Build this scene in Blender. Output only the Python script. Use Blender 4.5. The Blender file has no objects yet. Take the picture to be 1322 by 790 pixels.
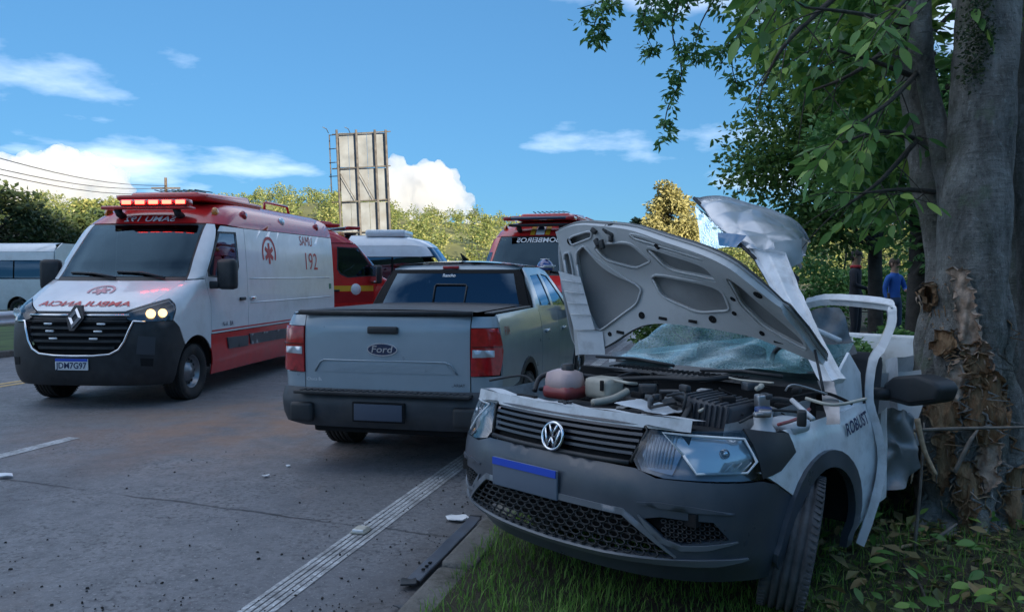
import bpy, bmesh, math, random
from math import sin, cos, pi, radians, sqrt, atan2
from mathutils import Vector, Matrix, noise
from mathutils.geometry import delaunay_2d_cdt
random.seed(7)
sc = bpy.context.scene
COL = sc.collection

# ------------------------------------------------------------------ camera, sky, sun, exposure
F_PX, Y_HOR, CAM_H = 1040.0, 355.0, 1.57            # focal length in photo pixels, horizon row, eye height
PITCH = atan2(395 - Y_HOR, F_PX)
cam_d = bpy.data.cameras.new('camera'); cam = bpy.data.objects.new('camera', cam_d); COL.objects.link(cam)
cam_d.sensor_width = 36; cam_d.lens = 36 * F_PX / 1322; cam_d.clip_start = .05; cam_d.clip_end = 9000
cam.location = (0, 0, CAM_H); cam.rotation_euler = (pi / 2 - PITCH, 0, 0); sc.camera = cam

SUN_AZ, SUN_EL = radians(152), radians(11)           # behind the camera, to the right, low
SUN_DIR = Vector((sin(SUN_AZ) * cos(SUN_EL), cos(SUN_AZ) * cos(SUN_EL), sin(SUN_EL)))
world = bpy.data.worlds.new('World'); sc.world = world; world.use_nodes = True
wn, wl = world.node_tree.nodes, world.node_tree.links
bg = wn['Background']; bg.inputs['Strength'].default_value = .11
sky = wn.new('ShaderNodeTexSky'); sky.sky_type = 'NISHITA'; sky.sun_disc = False
sky.sun_elevation = SUN_EL; sky.sun_rotation = SUN_AZ; sky.altitude = 600; sky.air_density = 1.0; sky.dust_density = .3; sky.ozone_density = 2.2
# broken cloud sheet high up, one noise field over the whole dome (projected on a layer), plus the clear-sky tint; unseen overhead clouds added as fill light, offset keeps the view mostly clear
SKY_TINT, SKY_GAMMA, CLOUD_OFF, CLOUD_FILL_COL = (.275, .62, 1.00), .46, (-10.28, 29.45, 18.37), (5.6, 6.0, 6.9)
tc = wn.new('ShaderNodeTexCoord'); sep = wn.new('ShaderNodeSeparateXYZ'); wl.new(tc.outputs['Generated'], sep.inputs[0])
def wmath(op, a, b=None):
    m = wn.new('ShaderNodeMath'); m.operation = op
    for i, q in enumerate((a, b)):
        if q is None: continue
        if isinstance(q, (int, float)): m.inputs[i].default_value = q
        else: wl.new(q, m.inputs[i])
    return m.outputs[0]
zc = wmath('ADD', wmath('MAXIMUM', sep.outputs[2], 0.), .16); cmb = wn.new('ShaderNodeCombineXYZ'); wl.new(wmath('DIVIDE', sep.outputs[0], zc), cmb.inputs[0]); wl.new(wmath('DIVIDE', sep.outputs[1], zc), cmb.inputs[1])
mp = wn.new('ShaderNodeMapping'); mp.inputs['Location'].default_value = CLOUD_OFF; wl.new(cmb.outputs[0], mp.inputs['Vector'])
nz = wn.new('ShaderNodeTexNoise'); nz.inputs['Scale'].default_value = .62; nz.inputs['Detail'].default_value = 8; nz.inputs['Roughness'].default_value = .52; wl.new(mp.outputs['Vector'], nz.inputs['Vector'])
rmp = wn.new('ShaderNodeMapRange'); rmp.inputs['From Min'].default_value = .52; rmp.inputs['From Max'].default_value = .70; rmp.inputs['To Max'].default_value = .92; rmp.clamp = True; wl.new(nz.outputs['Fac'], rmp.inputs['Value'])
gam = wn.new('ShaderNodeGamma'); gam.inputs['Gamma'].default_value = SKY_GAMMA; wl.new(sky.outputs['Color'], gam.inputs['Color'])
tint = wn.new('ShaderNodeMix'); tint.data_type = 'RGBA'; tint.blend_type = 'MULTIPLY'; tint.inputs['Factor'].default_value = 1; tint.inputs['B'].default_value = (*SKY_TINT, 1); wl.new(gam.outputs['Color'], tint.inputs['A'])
mixc = wn.new('ShaderNodeMix'); mixc.data_type = 'RGBA'; mixc.inputs['B'].default_value = (*CLOUD_FILL_COL, 1); wl.new(tint.outputs['Result'], mixc.inputs['A']); wl.new(rmp.outputs['Result'], mixc.inputs['Factor']); wl.new(mixc.outputs['Result'], bg.inputs['Color'])
sun_d = bpy.data.lights.new('sun', 'SUN'); sun = bpy.data.objects.new('sun', sun_d); COL.objects.link(sun)
sun_d.energy = 3.7; sun_d.angle = radians(.53); sun_d.color = (1, .86, .63)
sun.rotation_euler = SUN_DIR.to_track_quat('Z', 'Y').to_euler(); sun.location = SUN_DIR * 300
sc.view_settings.view_transform = 'Standard'; sc.view_settings.look = 'None'; sc.view_settings.gamma = 1; sc.view_settings.exposure = 1.78
sc.cycles.max_bounces = 8; sc.cycles.transparent_max_bounces = 24; sc.cycles.volume_bounces = 8; sc.cycles.diffuse_bounces = 3; sc.cycles.glossy_bounces = 3
sc.cycles.use_denoising = True

# ------------------------------------------------------------------ pixel -> place
def ray(px, py):
    dx, dv = (px - 661) / F_PX, (395 - py) / F_PX
    return Vector((dx, cos(PITCH) + dv * sin(PITCH), dv * cos(PITCH) - sin(PITCH)))
def at(px, py, d):
    r = ray(px, py); return Vector((0, 0, CAM_H)) + r * (d / r.y)
def ground(px, py, z=0.0):
    r = ray(px, py); return Vector((0, 0, CAM_H)) + r * ((z - CAM_H) / r.z)
def on_plane(px, py, p, n):
    r = ray(px, py); o = Vector((0, 0, CAM_H)); return o + r * ((Vector(p) - o).dot(n) / r.dot(n))

# ------------------------------------------------------------------ materials
MATS = {}
def _p(nt): return next(n for n in nt.nodes if n.type == 'BSDF_PRINCIPLED')
def mat(name, col, rough=.5, metal=0., var=.0, vscale=8., bump=0., bscale=60., spec=.5, coat=0., emit=None, estr=0., col2=None, dirt=None, detail=4, rvar=0., dirt_amt=.45, dscale=3.):
    """Principled with colour noise, roughness noise, bump and optional dirt; coordinates are the object's own."""
    if name in MATS: return MATS[name]
    m = bpy.data.materials.new(name); m.use_nodes = True; nt = m.node_tree; N, L = nt.nodes, nt.links; b = _p(nt)
    b.inputs['Base Color'].default_value = (*col, 1); b.inputs['Roughness'].default_value = rough; b.inputs['Metallic'].default_value = metal
    b.inputs['Specular IOR Level'].default_value = spec; b.inputs['Coat Weight'].default_value = coat; b.inputs['Coat Roughness'].default_value = .06
    if emit: b.inputs['Emission Color'].default_value = (*emit, 1); b.inputs['Emission Strength'].default_value = estr
    t = N.new('ShaderNodeTexCoord'); src = None
    if var or col2:
        n = N.new('ShaderNodeTexNoise'); n.inputs['Scale'].default_value = vscale; n.inputs['Detail'].default_value = detail; L.new(t.outputs['Object'], n.inputs['Vector'])
        mr = N.new('ShaderNodeMapRange'); mr.inputs['From Min'].default_value = .32; mr.inputs['From Max'].default_value = .68; L.new(n.outputs['Fac'], mr.inputs['Value'])
        mx = N.new('ShaderNodeMix'); mx.data_type = 'RGBA'; L.new(mr.outputs['Result'], mx.inputs['Factor'])
        c2 = col2 or tuple(min(1, c * (1 + var)) for c in col); c1 = col if col2 else tuple(c * (1 - var) for c in col)
        mx.inputs['A'].default_value = (*c1, 1); mx.inputs['B'].default_value = (*c2, 1); src = mx.outputs['Result']
    if dirt:
        n2 = N.new('ShaderNodeTexNoise'); n2.inputs['Scale'].default_value = dscale; n2.inputs['Detail'].default_value = 8; n2.inputs['Roughness'].default_value = .65; L.new(t.outputs['Object'], n2.inputs['Vector'])
        m2 = N.new('ShaderNodeMapRange'); m2.inputs['From Min'].default_value = .48; m2.inputs['From Max'].default_value = .74; m2.inputs['To Max'].default_value = dirt_amt; L.new(n2.outputs['Fac'], m2.inputs['Value'])
        mx2 = N.new('ShaderNodeMix'); mx2.data_type = 'RGBA'; mx2.inputs['B'].default_value = (*dirt, 1); L.new(m2.outputs['Result'], mx2.inputs['Factor'])
        if src: L.new(src, mx2.inputs['A'])
        else: mx2.inputs['A'].default_value = (*col, 1)
        src = mx2.outputs['Result']
    if src: L.new(src, b.inputs['Base Color'])
    if rvar:
        n4 = N.new('ShaderNodeTexNoise'); n4.inputs['Scale'].default_value = 5; n4.inputs['Detail'].default_value = 6; L.new(t.outputs['Object'], n4.inputs['Vector'])
        m4 = N.new('ShaderNodeMapRange'); m4.inputs['From Min'].default_value = .3; m4.inputs['From Max'].default_value = .7; m4.inputs['To Min'].default_value = max(.02, rough - rvar); m4.inputs['To Max'].default_value = min(1, rough + rvar)
        L.new(n4.outputs['Fac'], m4.inputs['Value']); L.new(m4.outputs['Result'], b.inputs['Roughness'])
    if bump:
        n3 = N.new('ShaderNodeTexNoise'); n3.inputs['Scale'].default_value = bscale; n3.inputs['Detail'].default_value = 5; L.new(t.outputs['Object'], n3.inputs['Vector'])
        bp = N.new('ShaderNodeBump'); bp.inputs['Strength'].default_value = bump; bp.inputs['Distance'].default_value = .01; L.new(n3.outputs['Fac'], bp.inputs['Height']); L.new(bp.outputs['Normal'], b.inputs['Normal'])
    MATS[name] = m; return m

def glass(name, tint, rough=.02, crack=0., ior=1.6, refl_tint=(.95, .97, 1)):
    """Thin pane: Fresnel reflection over a tinted see-through sheet; crack > 0 adds a crazed white web."""
    if name in MATS: return MATS[name]
    m = bpy.data.materials.new(name); m.use_nodes = True; nt = m.node_tree; N, L = nt.nodes, nt.links; N.remove(_p(nt)); out = N['Material Output']
    tr = N.new('ShaderNodeBsdfTransparent'); tr.inputs['Color'].default_value = (*tint, 1)
    gl = N.new('ShaderNodeBsdfGlossy'); gl.inputs['Roughness'].default_value = rough; gl.inputs['Color'].default_value = (*refl_tint, 1)
    fr = N.new('ShaderNodeFresnel'); fr.inputs['IOR'].default_value = ior
    mx = N.new('ShaderNodeMixShader'); L.new(fr.outputs['Fac'], mx.inputs[0]); L.new(tr.outputs[0], mx.inputs[1]); L.new(gl.outputs[0], mx.inputs[2]); last = mx
    if crack:
        t = N.new('ShaderNodeTexCoord'); v = N.new('ShaderNodeTexVoronoi'); v.feature = 'DISTANCE_TO_EDGE'; v.inputs['Scale'].default_value = 55
        L.new(t.outputs['Object'], v.inputs['Vector']); mr = N.new('ShaderNodeMapRange'); mr.inputs['From Min'].default_value = .0; mr.inputs['From Max'].default_value = .22; mr.inputs['To Min'].default_value = 1; mr.inputs['To Max'].default_value = .45
        L.new(v.outputs['Distance'], mr.inputs['Value'])
        n = N.new('ShaderNodeTexNoise'); n.inputs['Scale'].default_value = 7; n.inputs['Detail'].default_value = 5; L.new(t.outputs['Object'], n.inputs['Vector'])
        mm = N.new('ShaderNodeMath'); mm.operation = 'MULTIPLY'; L.new(mr.outputs['Result'], mm.inputs[0]); L.new(n.outputs['Fac'], mm.inputs[1])
        m3 = N.new('ShaderNodeMath'); m3.operation = 'MULTIPLY'; m3.inputs[1].default_value = crack; m3.use_clamp = True; L.new(mm.outputs[0], m3.inputs[0])
        df = N.new('ShaderNodeBsdfPrincipled'); df.inputs['Base Color'].default_value = (.26, .50, .53, 1); df.inputs['Roughness'].default_value = .35
        bp = N.new('ShaderNodeBump'); bp.inputs['Strength'].default_value = .35; bp.inputs['Distance'].default_value = .008; L.new(v.outputs['Distance'], bp.inputs['Height']); L.new(bp.outputs['Normal'], df.inputs['Normal']); L.new(bp.outputs['Normal'], gl.inputs['Normal'])
        mx2 = N.new('ShaderNodeMixShader'); L.new(m3.outputs[0], mx2.inputs[0]); L.new(mx.outputs[0], mx2.inputs[1]); L.new(df.outputs[0], mx2.inputs[2]); last = mx2
    L.new(last.outputs[0], out.inputs['Surface']); MATS[name] = m; return m

def leaf_mat(name, c1, c2, c3, trans=.35, rough=.45):
    """Leaf faces carry a random value each ('rnd'): dark, mid and pale leaves, some light through the blade."""
    if name in MATS: return MATS[name]
    m = bpy.data.materials.new(name); m.use_nodes = True; nt = m.node_tree; N, L = nt.nodes, nt.links; b = _p(nt); out = N['Material Output']
    a = N.new('ShaderNodeAttribute'); a.attribute_name = 'rnd'
    cr = N.new('ShaderNodeValToRGB'); e = cr.color_ramp.elements; e[0].color = (*c1, 1); e[1].color = (*c3, 1); k = e.new(.55); k.color = (*c2, 1); L.new(a.outputs['Fac'], cr.inputs['Fac'])
    L.new(cr.outputs['Color'], b.inputs['Base Color']); b.inputs['Roughness'].default_value = rough; b.inputs['Specular IOR Level'].default_value = .35
    tl = N.new('ShaderNodeBsdfTranslucent'); L.new(cr.outputs['Color'], tl.inputs['Color']); mx = N.new('ShaderNodeMixShader'); mx.inputs[0].default_value = trans
    L.new(b.outputs[0], mx.inputs[1]); L.new(tl.outputs[0], mx.inputs[2]); L.new(mx.outputs[0], out.inputs['Surface']); MATS[name] = m; return m

# ------------------------------------------------------------------ objects
def tag(o, label=None, cat=None, group=None, kind=None):
    if label: o['label'] = label
    if cat: o['category'] = cat
    if group: o['group'] = group
    if kind: o['kind'] = kind
    return o
def thing(name, label, cat, loc=(0, 0, 0), rz=0., group=None, rot=None):
    o = bpy.data.objects.new(name, None); COL.objects.link(o); o.location = loc; o.rotation_euler = rot or (0, 0, rz); o.empty_display_size = .1
    return tag(o, label, cat, group)
def obj(name, me, m, parent=None, loc=None, rot=None):
    o = bpy.data.objects.new(name, me); COL.objects.link(o)
    if m is not None:
        for q in (m if isinstance(m, (list, tuple)) else [m]):
            if len(me.materials) < (len(m) if isinstance(m, (list, tuple)) else 1): me.materials.append(q)
    if parent: o.parent = parent
    if loc is not None: o.location = loc
    if rot is not None: o.rotation_euler = rot
    return o
def copy_tree(o, parent=None):
    c = o.copy(); COL.objects.link(c); c.parent = parent
    for ch in [x for x in o.children]: copy_tree(ch, c)
    return c

class MB:
    """Collects shapes into one mesh."""
    def __init__(s): s.v, s.f, s.sm, s.mi = [], [], [], []
    def add(s, vs, fs, smooth=False, mi=0):
        k = len(s.v); s.v += [tuple(p) for p in vs]; s.f += [tuple(i + k for i in q) for q in fs]; s.sm += [smooth] * len(fs); s.mi += [mi] * len(fs)
    def box(s, c, d, rot=None, mi=0, taper=1.):
        x, y, z = d[0] / 2, d[1] / 2, d[2] / 2; t = taper
        vs = [Vector(p) for p in ((-x, -y, -z), (x, -y, -z), (x, y, -z), (-x, y, -z), (-x * t, -y * t, z), (x * t, -y * t, z), (x * t, y * t, z), (-x * t, y * t, z))]
        if rot is not None: vs = [rot @ p for p in vs]
        s.add([p + Vector(c) for p in vs], [(0, 3, 2, 1), (4, 5, 6, 7), (0, 1, 5, 4), (1, 2, 6, 5), (2, 3, 7, 6), (3, 0, 4, 7)], False, mi); return s
    def rbox(s, c, d, r=.02, rot=None, mi=0, seg=2, fn=None):
        bm = bmesh.new(); bmesh.ops.create_cube(bm, size=1)
        for v in bm.verts: v.co = Vector((v.co.x * d[0], v.co.y * d[1], v.co.z * d[2]))
        bmesh.ops.bevel(bm, geom=list(bm.edges) + list(bm.verts), offset=min(r, min(d) * .49), segments=seg, affect='EDGES', profile=.6)
        bm.verts.ensure_lookup_table(); vs = [v.co.copy() for v in bm.verts]; fs = [[v.index for v in q.verts] for q in bm.faces]; bm.free()
        if fn: vs = [Vector(fn(p)) for p in vs]
        if rot is not None: vs = [rot @ p for p in vs]
        s.add([p + Vector(c) for p in vs], fs, True, mi); return s
    def tube(s, pts, r, n=8, cap=True, mi=0, flat=1., up=None, smooth=True):
        pts = [Vector(p) for p in pts]; rs = r if isinstance(r, (list, tuple)) else [r] * len(pts); vs, fs = [], []
        tg = [(pts[min(i + 1, len(pts) - 1)] - pts[max(i - 1, 0)]).normalized() for i in range(len(pts))]
        u = Vector(up) if up else (Vector((0, 0, 1)) if abs(tg[0].z) < .9 else Vector((1, 0, 0)))
        u = (u - tg[0] * u.dot(tg[0])).normalized()
        for i, p in enumerate(pts):
            u = (u - tg[i] * u.dot(tg[i])).normalized(); w = tg[i].cross(u)
            vs += [p + (u * cos(2 * pi * k / n) * flat + w * sin(2 * pi * k / n)) * rs[i] for k in range(n)]
        for i in range(len(pts) - 1):
            fs += [(i * n + k, i * n + (k + 1) % n, (i + 1) * n + (k + 1) % n, (i + 1) * n + k) for k in range(n)]
        if cap: fs += [tuple(range(n))[::-1], tuple(range((len(pts) - 1) * n, len(pts) * n))]
        s.add(vs, fs, smooth, mi); return s
    def lathe(s, prof, n=32, M=None, mi=0, closed=False, smooth=True):
        """prof: (radius, along) pairs about the local X axis."""
        vs = [Vector((a, r * cos(2 * pi * k / n), r * sin(2 * pi * k / n))) for r, a in prof for k in range(n)]; m = len(prof)
        if M is not None: vs = [M @ v for v in vs]
        s.add(vs, [(i * n + k, i * n + (k + 1) % n, ((i + 1) % m) * n + (k + 1) % n, ((i + 1) % m) * n + k) for i in range(m if closed else m - 1) for k in range(n)], smooth, mi); return s
    def grid(s, fn, nu, nv, smooth=True, mi=0):
        s.add([fn(i / nu, j / nv) for i in range(nu + 1) for j in range(nv + 1)], [(i * (nv + 1) + j, (i + 1) * (nv + 1) + j, (i + 1) * (nv + 1) + j + 1, i * (nv + 1) + j + 1) for i in range(nu) for j in range(nv)], smooth, mi); return s
    def bprism(s, poly, ext, r=.02, seg=3, mi=0):
        """Prism with rounded edges."""
        bm = bmesh.new(); e = Vector(ext); a = [bm.verts.new(Vector(p)) for p in poly]; b = [bm.verts.new(Vector(p) + e) for p in poly]; n = len(poly); bm.faces.new(a[::-1]); bm.faces.new(b); [bm.faces.new((a[i], a[(i + 1) % n], b[(i + 1) % n], b[i])) for i in range(n)]
        bmesh.ops.bevel(bm, geom=list(bm.edges), offset=r, segments=seg, affect='EDGES', profile=.6); bm.verts.index_update(); s.add([v.co.copy() for v in bm.verts], [[v.index for v in f.verts] for f in bm.faces], True, mi); bm.free(); return s
    def prism(s, poly, ext, mi=0):
        """poly: list of 3-D points, extruded by vector ext."""
        n = len(poly); e = Vector(ext); vs = [Vector(p) for p in poly] + [Vector(p) + e for p in poly]
        s.add(vs, [tuple(range(n))[::-1], tuple(range(n, 2 * n))] + [(i, (i + 1) % n, n + (i + 1) % n, n + i) for i in range(n)], False, mi); return s
    def mesh(s, name, fix=True):
        me = bpy.data.meshes.new(name); me.from_pydata(s.v, [], s.f); me.polygons.foreach_set('use_smooth', s.sm); me.polygons.foreach_set('material_index', s.mi)
        if fix:
            bm = bmesh.new(); bm.from_mesh(me); bmesh.ops.recalc_face_normals(bm, faces=bm.faces); bm.to_mesh(me); bm.free()
        me.update(); return me
    def build(s, name, m, parent=None, loc=None, rot=None, fix=True): return obj(name, s.mesh(name, fix), m, parent, loc, rot)
def box_at(name, c, d, m, parent, r=.01): return MB().rbox(c, d, r).build(name, m, parent)

# ------------------------------------------------------------------ sheets cut from a curved surface
def inside(p, poly):
    x, y = p; r = False; j = len(poly) - 1
    for i in range(len(poly)):
        xi, yi = poly[i]; xj, yj = poly[j]
        if (yi > y) != (yj > y) and x < (xj - xi) * (y - yi) / (yj - yi) + xi: r = not r
        j = i
    return r
def segdist(p, a, b):
    ax, ay = a; dx, dy = b[0] - ax, b[1] - ay; L = dx * dx + dy * dy
    t = max(0, min(1, ((p[0] - ax) * dx + (p[1] - ay) * dy) / L)) if L else 0
    return math.hypot(p[0] - ax - dx * t, p[1] - ay - dy * t)
def densify(poly, step):
    out = []
    for i in range(len(poly)):
        a, b = poly[i], poly[(i + 1) % len(poly)]; n = max(1, int(math.hypot(b[0] - a[0], b[1] - a[1]) / step))
        out += [(a[0] + (b[0] - a[0]) * k / n, a[1] + (b[1] - a[1]) * k / n) for k in range(n)]
    return out
def sheet(fn, poly, holes=(), step=.06, off=0., skirt=.012, mb=None, mi=0):
    """Triangulate a 2-D outline (with holes), map it by fn(u, v) and give its rim a small returned edge."""
    loops = [densify(poly, step)] + [densify(h, step) for h in holes]; pts, edges = [], []
    for lp in loops:
        k = len(pts); pts += lp; edges += [(k + i, k + (i + 1) % len(lp)) for i in range(len(lp))]
    nb = len(pts)
    xs = [p[0] for p in loops[0]]; ys = [p[1] for p in loops[0]]
    x = min(xs) + step * .5
    while x < max(xs):
        y = min(ys) + step * .5
        while y < max(ys):
            if inside((x, y), loops[0]) and not any(inside((x, y), h) for h in loops[1:]) and all(segdist((x, y), pts[a], pts[b]) > step * .45 for a, b in edges): pts.append((x, y))
            y += step
        x += step
    r = delaunay_2d_cdt([Vector(p) for p in pts], edges, [], 0, 1e-6); v2 = [tuple(p) for p in r[0]]; tris = []
    for f in r[2]:
        c = (sum(v2[i][0] for i in f) / len(f), sum(v2[i][1] for i in f) / len(f))
        if inside(c, loops[0]) and not any(inside(c, h) for h in loops[1:]): tris.append(tuple(f))
    e = 1e-3; P, Nn = [], []
    for u, v in v2:
        p = Vector(fn(u, v)); a = Vector(fn(u + e, v)) - Vector(fn(u - e, v)); b = Vector(fn(u, v + e)) - Vector(fn(u, v - e)); n = a.cross(b)
        n = n.normalized() if n.length > 1e-12 else Vector((0, 0, 1)); P.append(p + n * off); Nn.append(n)
    m = mb or MB(); m.add(P, tris, True, mi)
    if skirt:
        cnt = {}
        for t in tris:
            for i in range(3): q = (t[i], t[(i + 1) % 3]); cnt[tuple(sorted(q))] = cnt.get(tuple(sorted(q)), 0) + 1
        for (a, b), k in cnt.items():
            if k == 1: m.add([P[a], P[b], P[b] - Nn[b] * skirt, P[a] - Nn[a] * skirt], [(0, 1, 2, 3)], False, mi)
    return m
def herm(tab):
    """Smooth monotone interpolation of (x, y) pairs."""
    xs = [t[0] for t in tab]; ys = [t[1] for t in tab]; n = len(tab); d = [(ys[i + 1] - ys[i]) / (xs[i + 1] - xs[i]) for i in range(n - 1)]
    m = [d[0]] + [0 if d[i - 1] * d[i] <= 0 else 2 * d[i - 1] * d[i] / (d[i - 1] + d[i]) for i in range(1, n - 1)] + [d[-1]]
    def f(x):
        if x <= xs[0]: return ys[0]
        if x >= xs[-1]: return ys[-1]
        i = max(k for k in range(n - 1) if xs[k] <= x); h = xs[i + 1] - xs[i]; t = (x - xs[i]) / h
        return ys[i] * (2 * t ** 3 - 3 * t * t + 1) + m[i] * h * (t ** 3 - 2 * t * t + t) + ys[i + 1] * (3 * t * t - 2 * t ** 3) + m[i + 1] * h * (t ** 3 - t * t)
    return f
class Shell:
    """A vehicle's skin: an end face with the profile nose(z), rounded into sides at half width w(z)."""
    def __init__(s, nose, w, D, n=2.6):
        s.nose, s.w, s.n = herm(nose), herm(w), n; s.D = herm(D) if isinstance(D, (list, tuple)) else (lambda z, k=D: k)
        d0 = s.D(sum(t[0] for t in nose) / len(nose)); P = []
        for i in range(201):
            t = i / 200 * pi / 2; P.append((sin(t) ** (2 / n), 1 - max(0, cos(t)) ** (2 / n)))
        L = [0]
        for i in range(200): L.append(L[-1] + math.hypot(P[i + 1][0] - P[i][0], (P[i + 1][1] - P[i][1]) * d0))
        s.K = L[-1]; s.P, s.L = P, [l / L[-1] for l in L]
    def tab(s, a):
        import bisect
        i = min(199, max(0, bisect.bisect_right(s.L, a) - 1)); k = (a - s.L[i]) / max(1e-9, s.L[i + 1] - s.L[i]); p, q = s.P[i], s.P[i + 1]
        return p[0] + (q[0] - p[0]) * k, p[1] + (q[1] - p[1]) * k
    def pt(s, q, z):
        q /= s.K; a = abs(q); sg = 1 if q >= 0 else -1; w = s.w(z); y0 = s.nose(z); D = s.D(z)
        if a <= 1: cx, cy = s.tab(a); return Vector((sg * w * cx, y0 + D * cy, z))
        return Vector((sg * w, y0 + D + (a - 1) * s.K, z))
    def q(s, kind, a, z):
        import bisect
        if kind == 'x':
            c = min(1, abs(a) / s.w(z)); i = min(199, max(0, bisect.bisect_right([p[0] for p in s.P], c) - 1)); p, q = s.P[i], s.P[i + 1]
            k = (c - p[0]) / max(1e-9, q[0] - p[0]); return (1 if a >= 0 else -1) * (s.L[i] + (s.L[i + 1] - s.L[i]) * k) * s.K
        yo = (a - s.nose(z)) / s.D(z)
        if yo >= 1: return s.K + (yo - 1) * s.D(z)
        yo = max(0, yo); i = min(199, max(0, bisect.bisect_right([p[1] for p in s.P], yo) - 1)); p, q = s.P[i], s.P[i + 1]
        k = (yo - p[1]) / max(1e-9, q[1] - p[1]); return (s.L[i] + (s.L[i + 1] - s.L[i]) * k) * s.K
    def poly(s, pts, step=.05):
        """pts: ('x', x, z) on the end face or ('y', y, z) on the side -> outline in surface coordinates."""
        out = []
        for i in range(len(pts)):
            A, B = pts[i], pts[(i + 1) % len(pts)]
            if A[0] == B[0]:
                n = max(1, int(math.hypot(A[1] - B[1], A[2] - B[2]) / step))
                for k in range(n): z = A[2] + (B[2] - A[2]) * k / n; out.append((s.q(A[0], A[1] + (B[1] - A[1]) * k / n, z), z))
            else: out.append((s.q(*A), A[2]))
        return out
    def side(s, y, z): return s.pt(s.q('y', y, z), z)
    def front(s, x, z): return s.pt(s.q('x', x, z), z)
    def panel(s, name, pts, m, parent, holes=(), off=0., step=.07, skirt=.015, both=True, mid=False):
        """mid: pts go once round a centred end-face outline. both: also the mirror image."""
        sg = (1,) if mid or not both else (1, -1); res = []
        pl = s.poly(pts); hl = [s.poly(h) for h in holes]
        b = sheet(s.pt, pl, hl, step, off if 1 else 0, skirt)
        for g in sg:
            mb = MB(); mb.v = [(x * g, y, z) for x, y, z in b.v]; mb.f = [t if g == 1 else t[::-1] for t in b.f]; mb.sm, mb.mi = list(b.sm), list(b.mi)
            res.append(mb.build(name, m, parent, fix=False))
        return res
def arc(cx, cz, R, a0, a1, n=14): return [(cx + R * cos(radians(a0 + (a1 - a0) * i / n)), cz + R * sin(radians(a0 + (a1 - a0) * i / n))) for i in range(n + 1)]
def Y(pts): return [('y', a, b) for a, b in pts]
def X(pts): return [('x', a, b) for a, b in pts]
def sym(pts): return X(pts) + X([(-a, b) for a, b in reversed(pts)])

def text_mesh(s, size, bold=.0, ext=0.):
    c = bpy.data.curves.new('lettering', 'FONT'); c.body = s; c.size = size; c.align_x = 'CENTER'; c.align_y = 'CENTER'; c.offset = bold * size; c.extrude = ext; c.resolution_u = 3
    o = bpy.data.objects.new('lettering', c); COL.objects.link(o); dg = bpy.context.evaluated_depsgraph_get(); me = bpy.data.meshes.new_from_object(o.evaluated_get(dg)); bpy.data.objects.remove(o); bpy.data.curves.remove(c)
    return me
def lettering(name, s, size, fn, m, parent, flip=False, bold=.02, stretch=1.):
    """Lay flat letters on a surface: fn(u, v) -> point just proud of the surface."""
    me = text_mesh(s, size, bold); bm = bmesh.new(); bm.from_mesh(me); bmesh.ops.subdivide_edges(bm, edges=[e for e in bm.edges if e.calc_length() > size * .5], cuts=1)
    for v in bm.verts: v.co = Vector(fn((-v.co.x if flip else v.co.x) * stretch, v.co.y))
    bm.to_mesh(me); bm.free(); me.materials.clear(); return obj(name, me, m, parent)
def plate_flat(center, right, up):
    c, r, u = Vector(center), Vector(right).normalized(), Vector(up).normalized(); return lambda a, b: c + r * a + u * b

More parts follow.
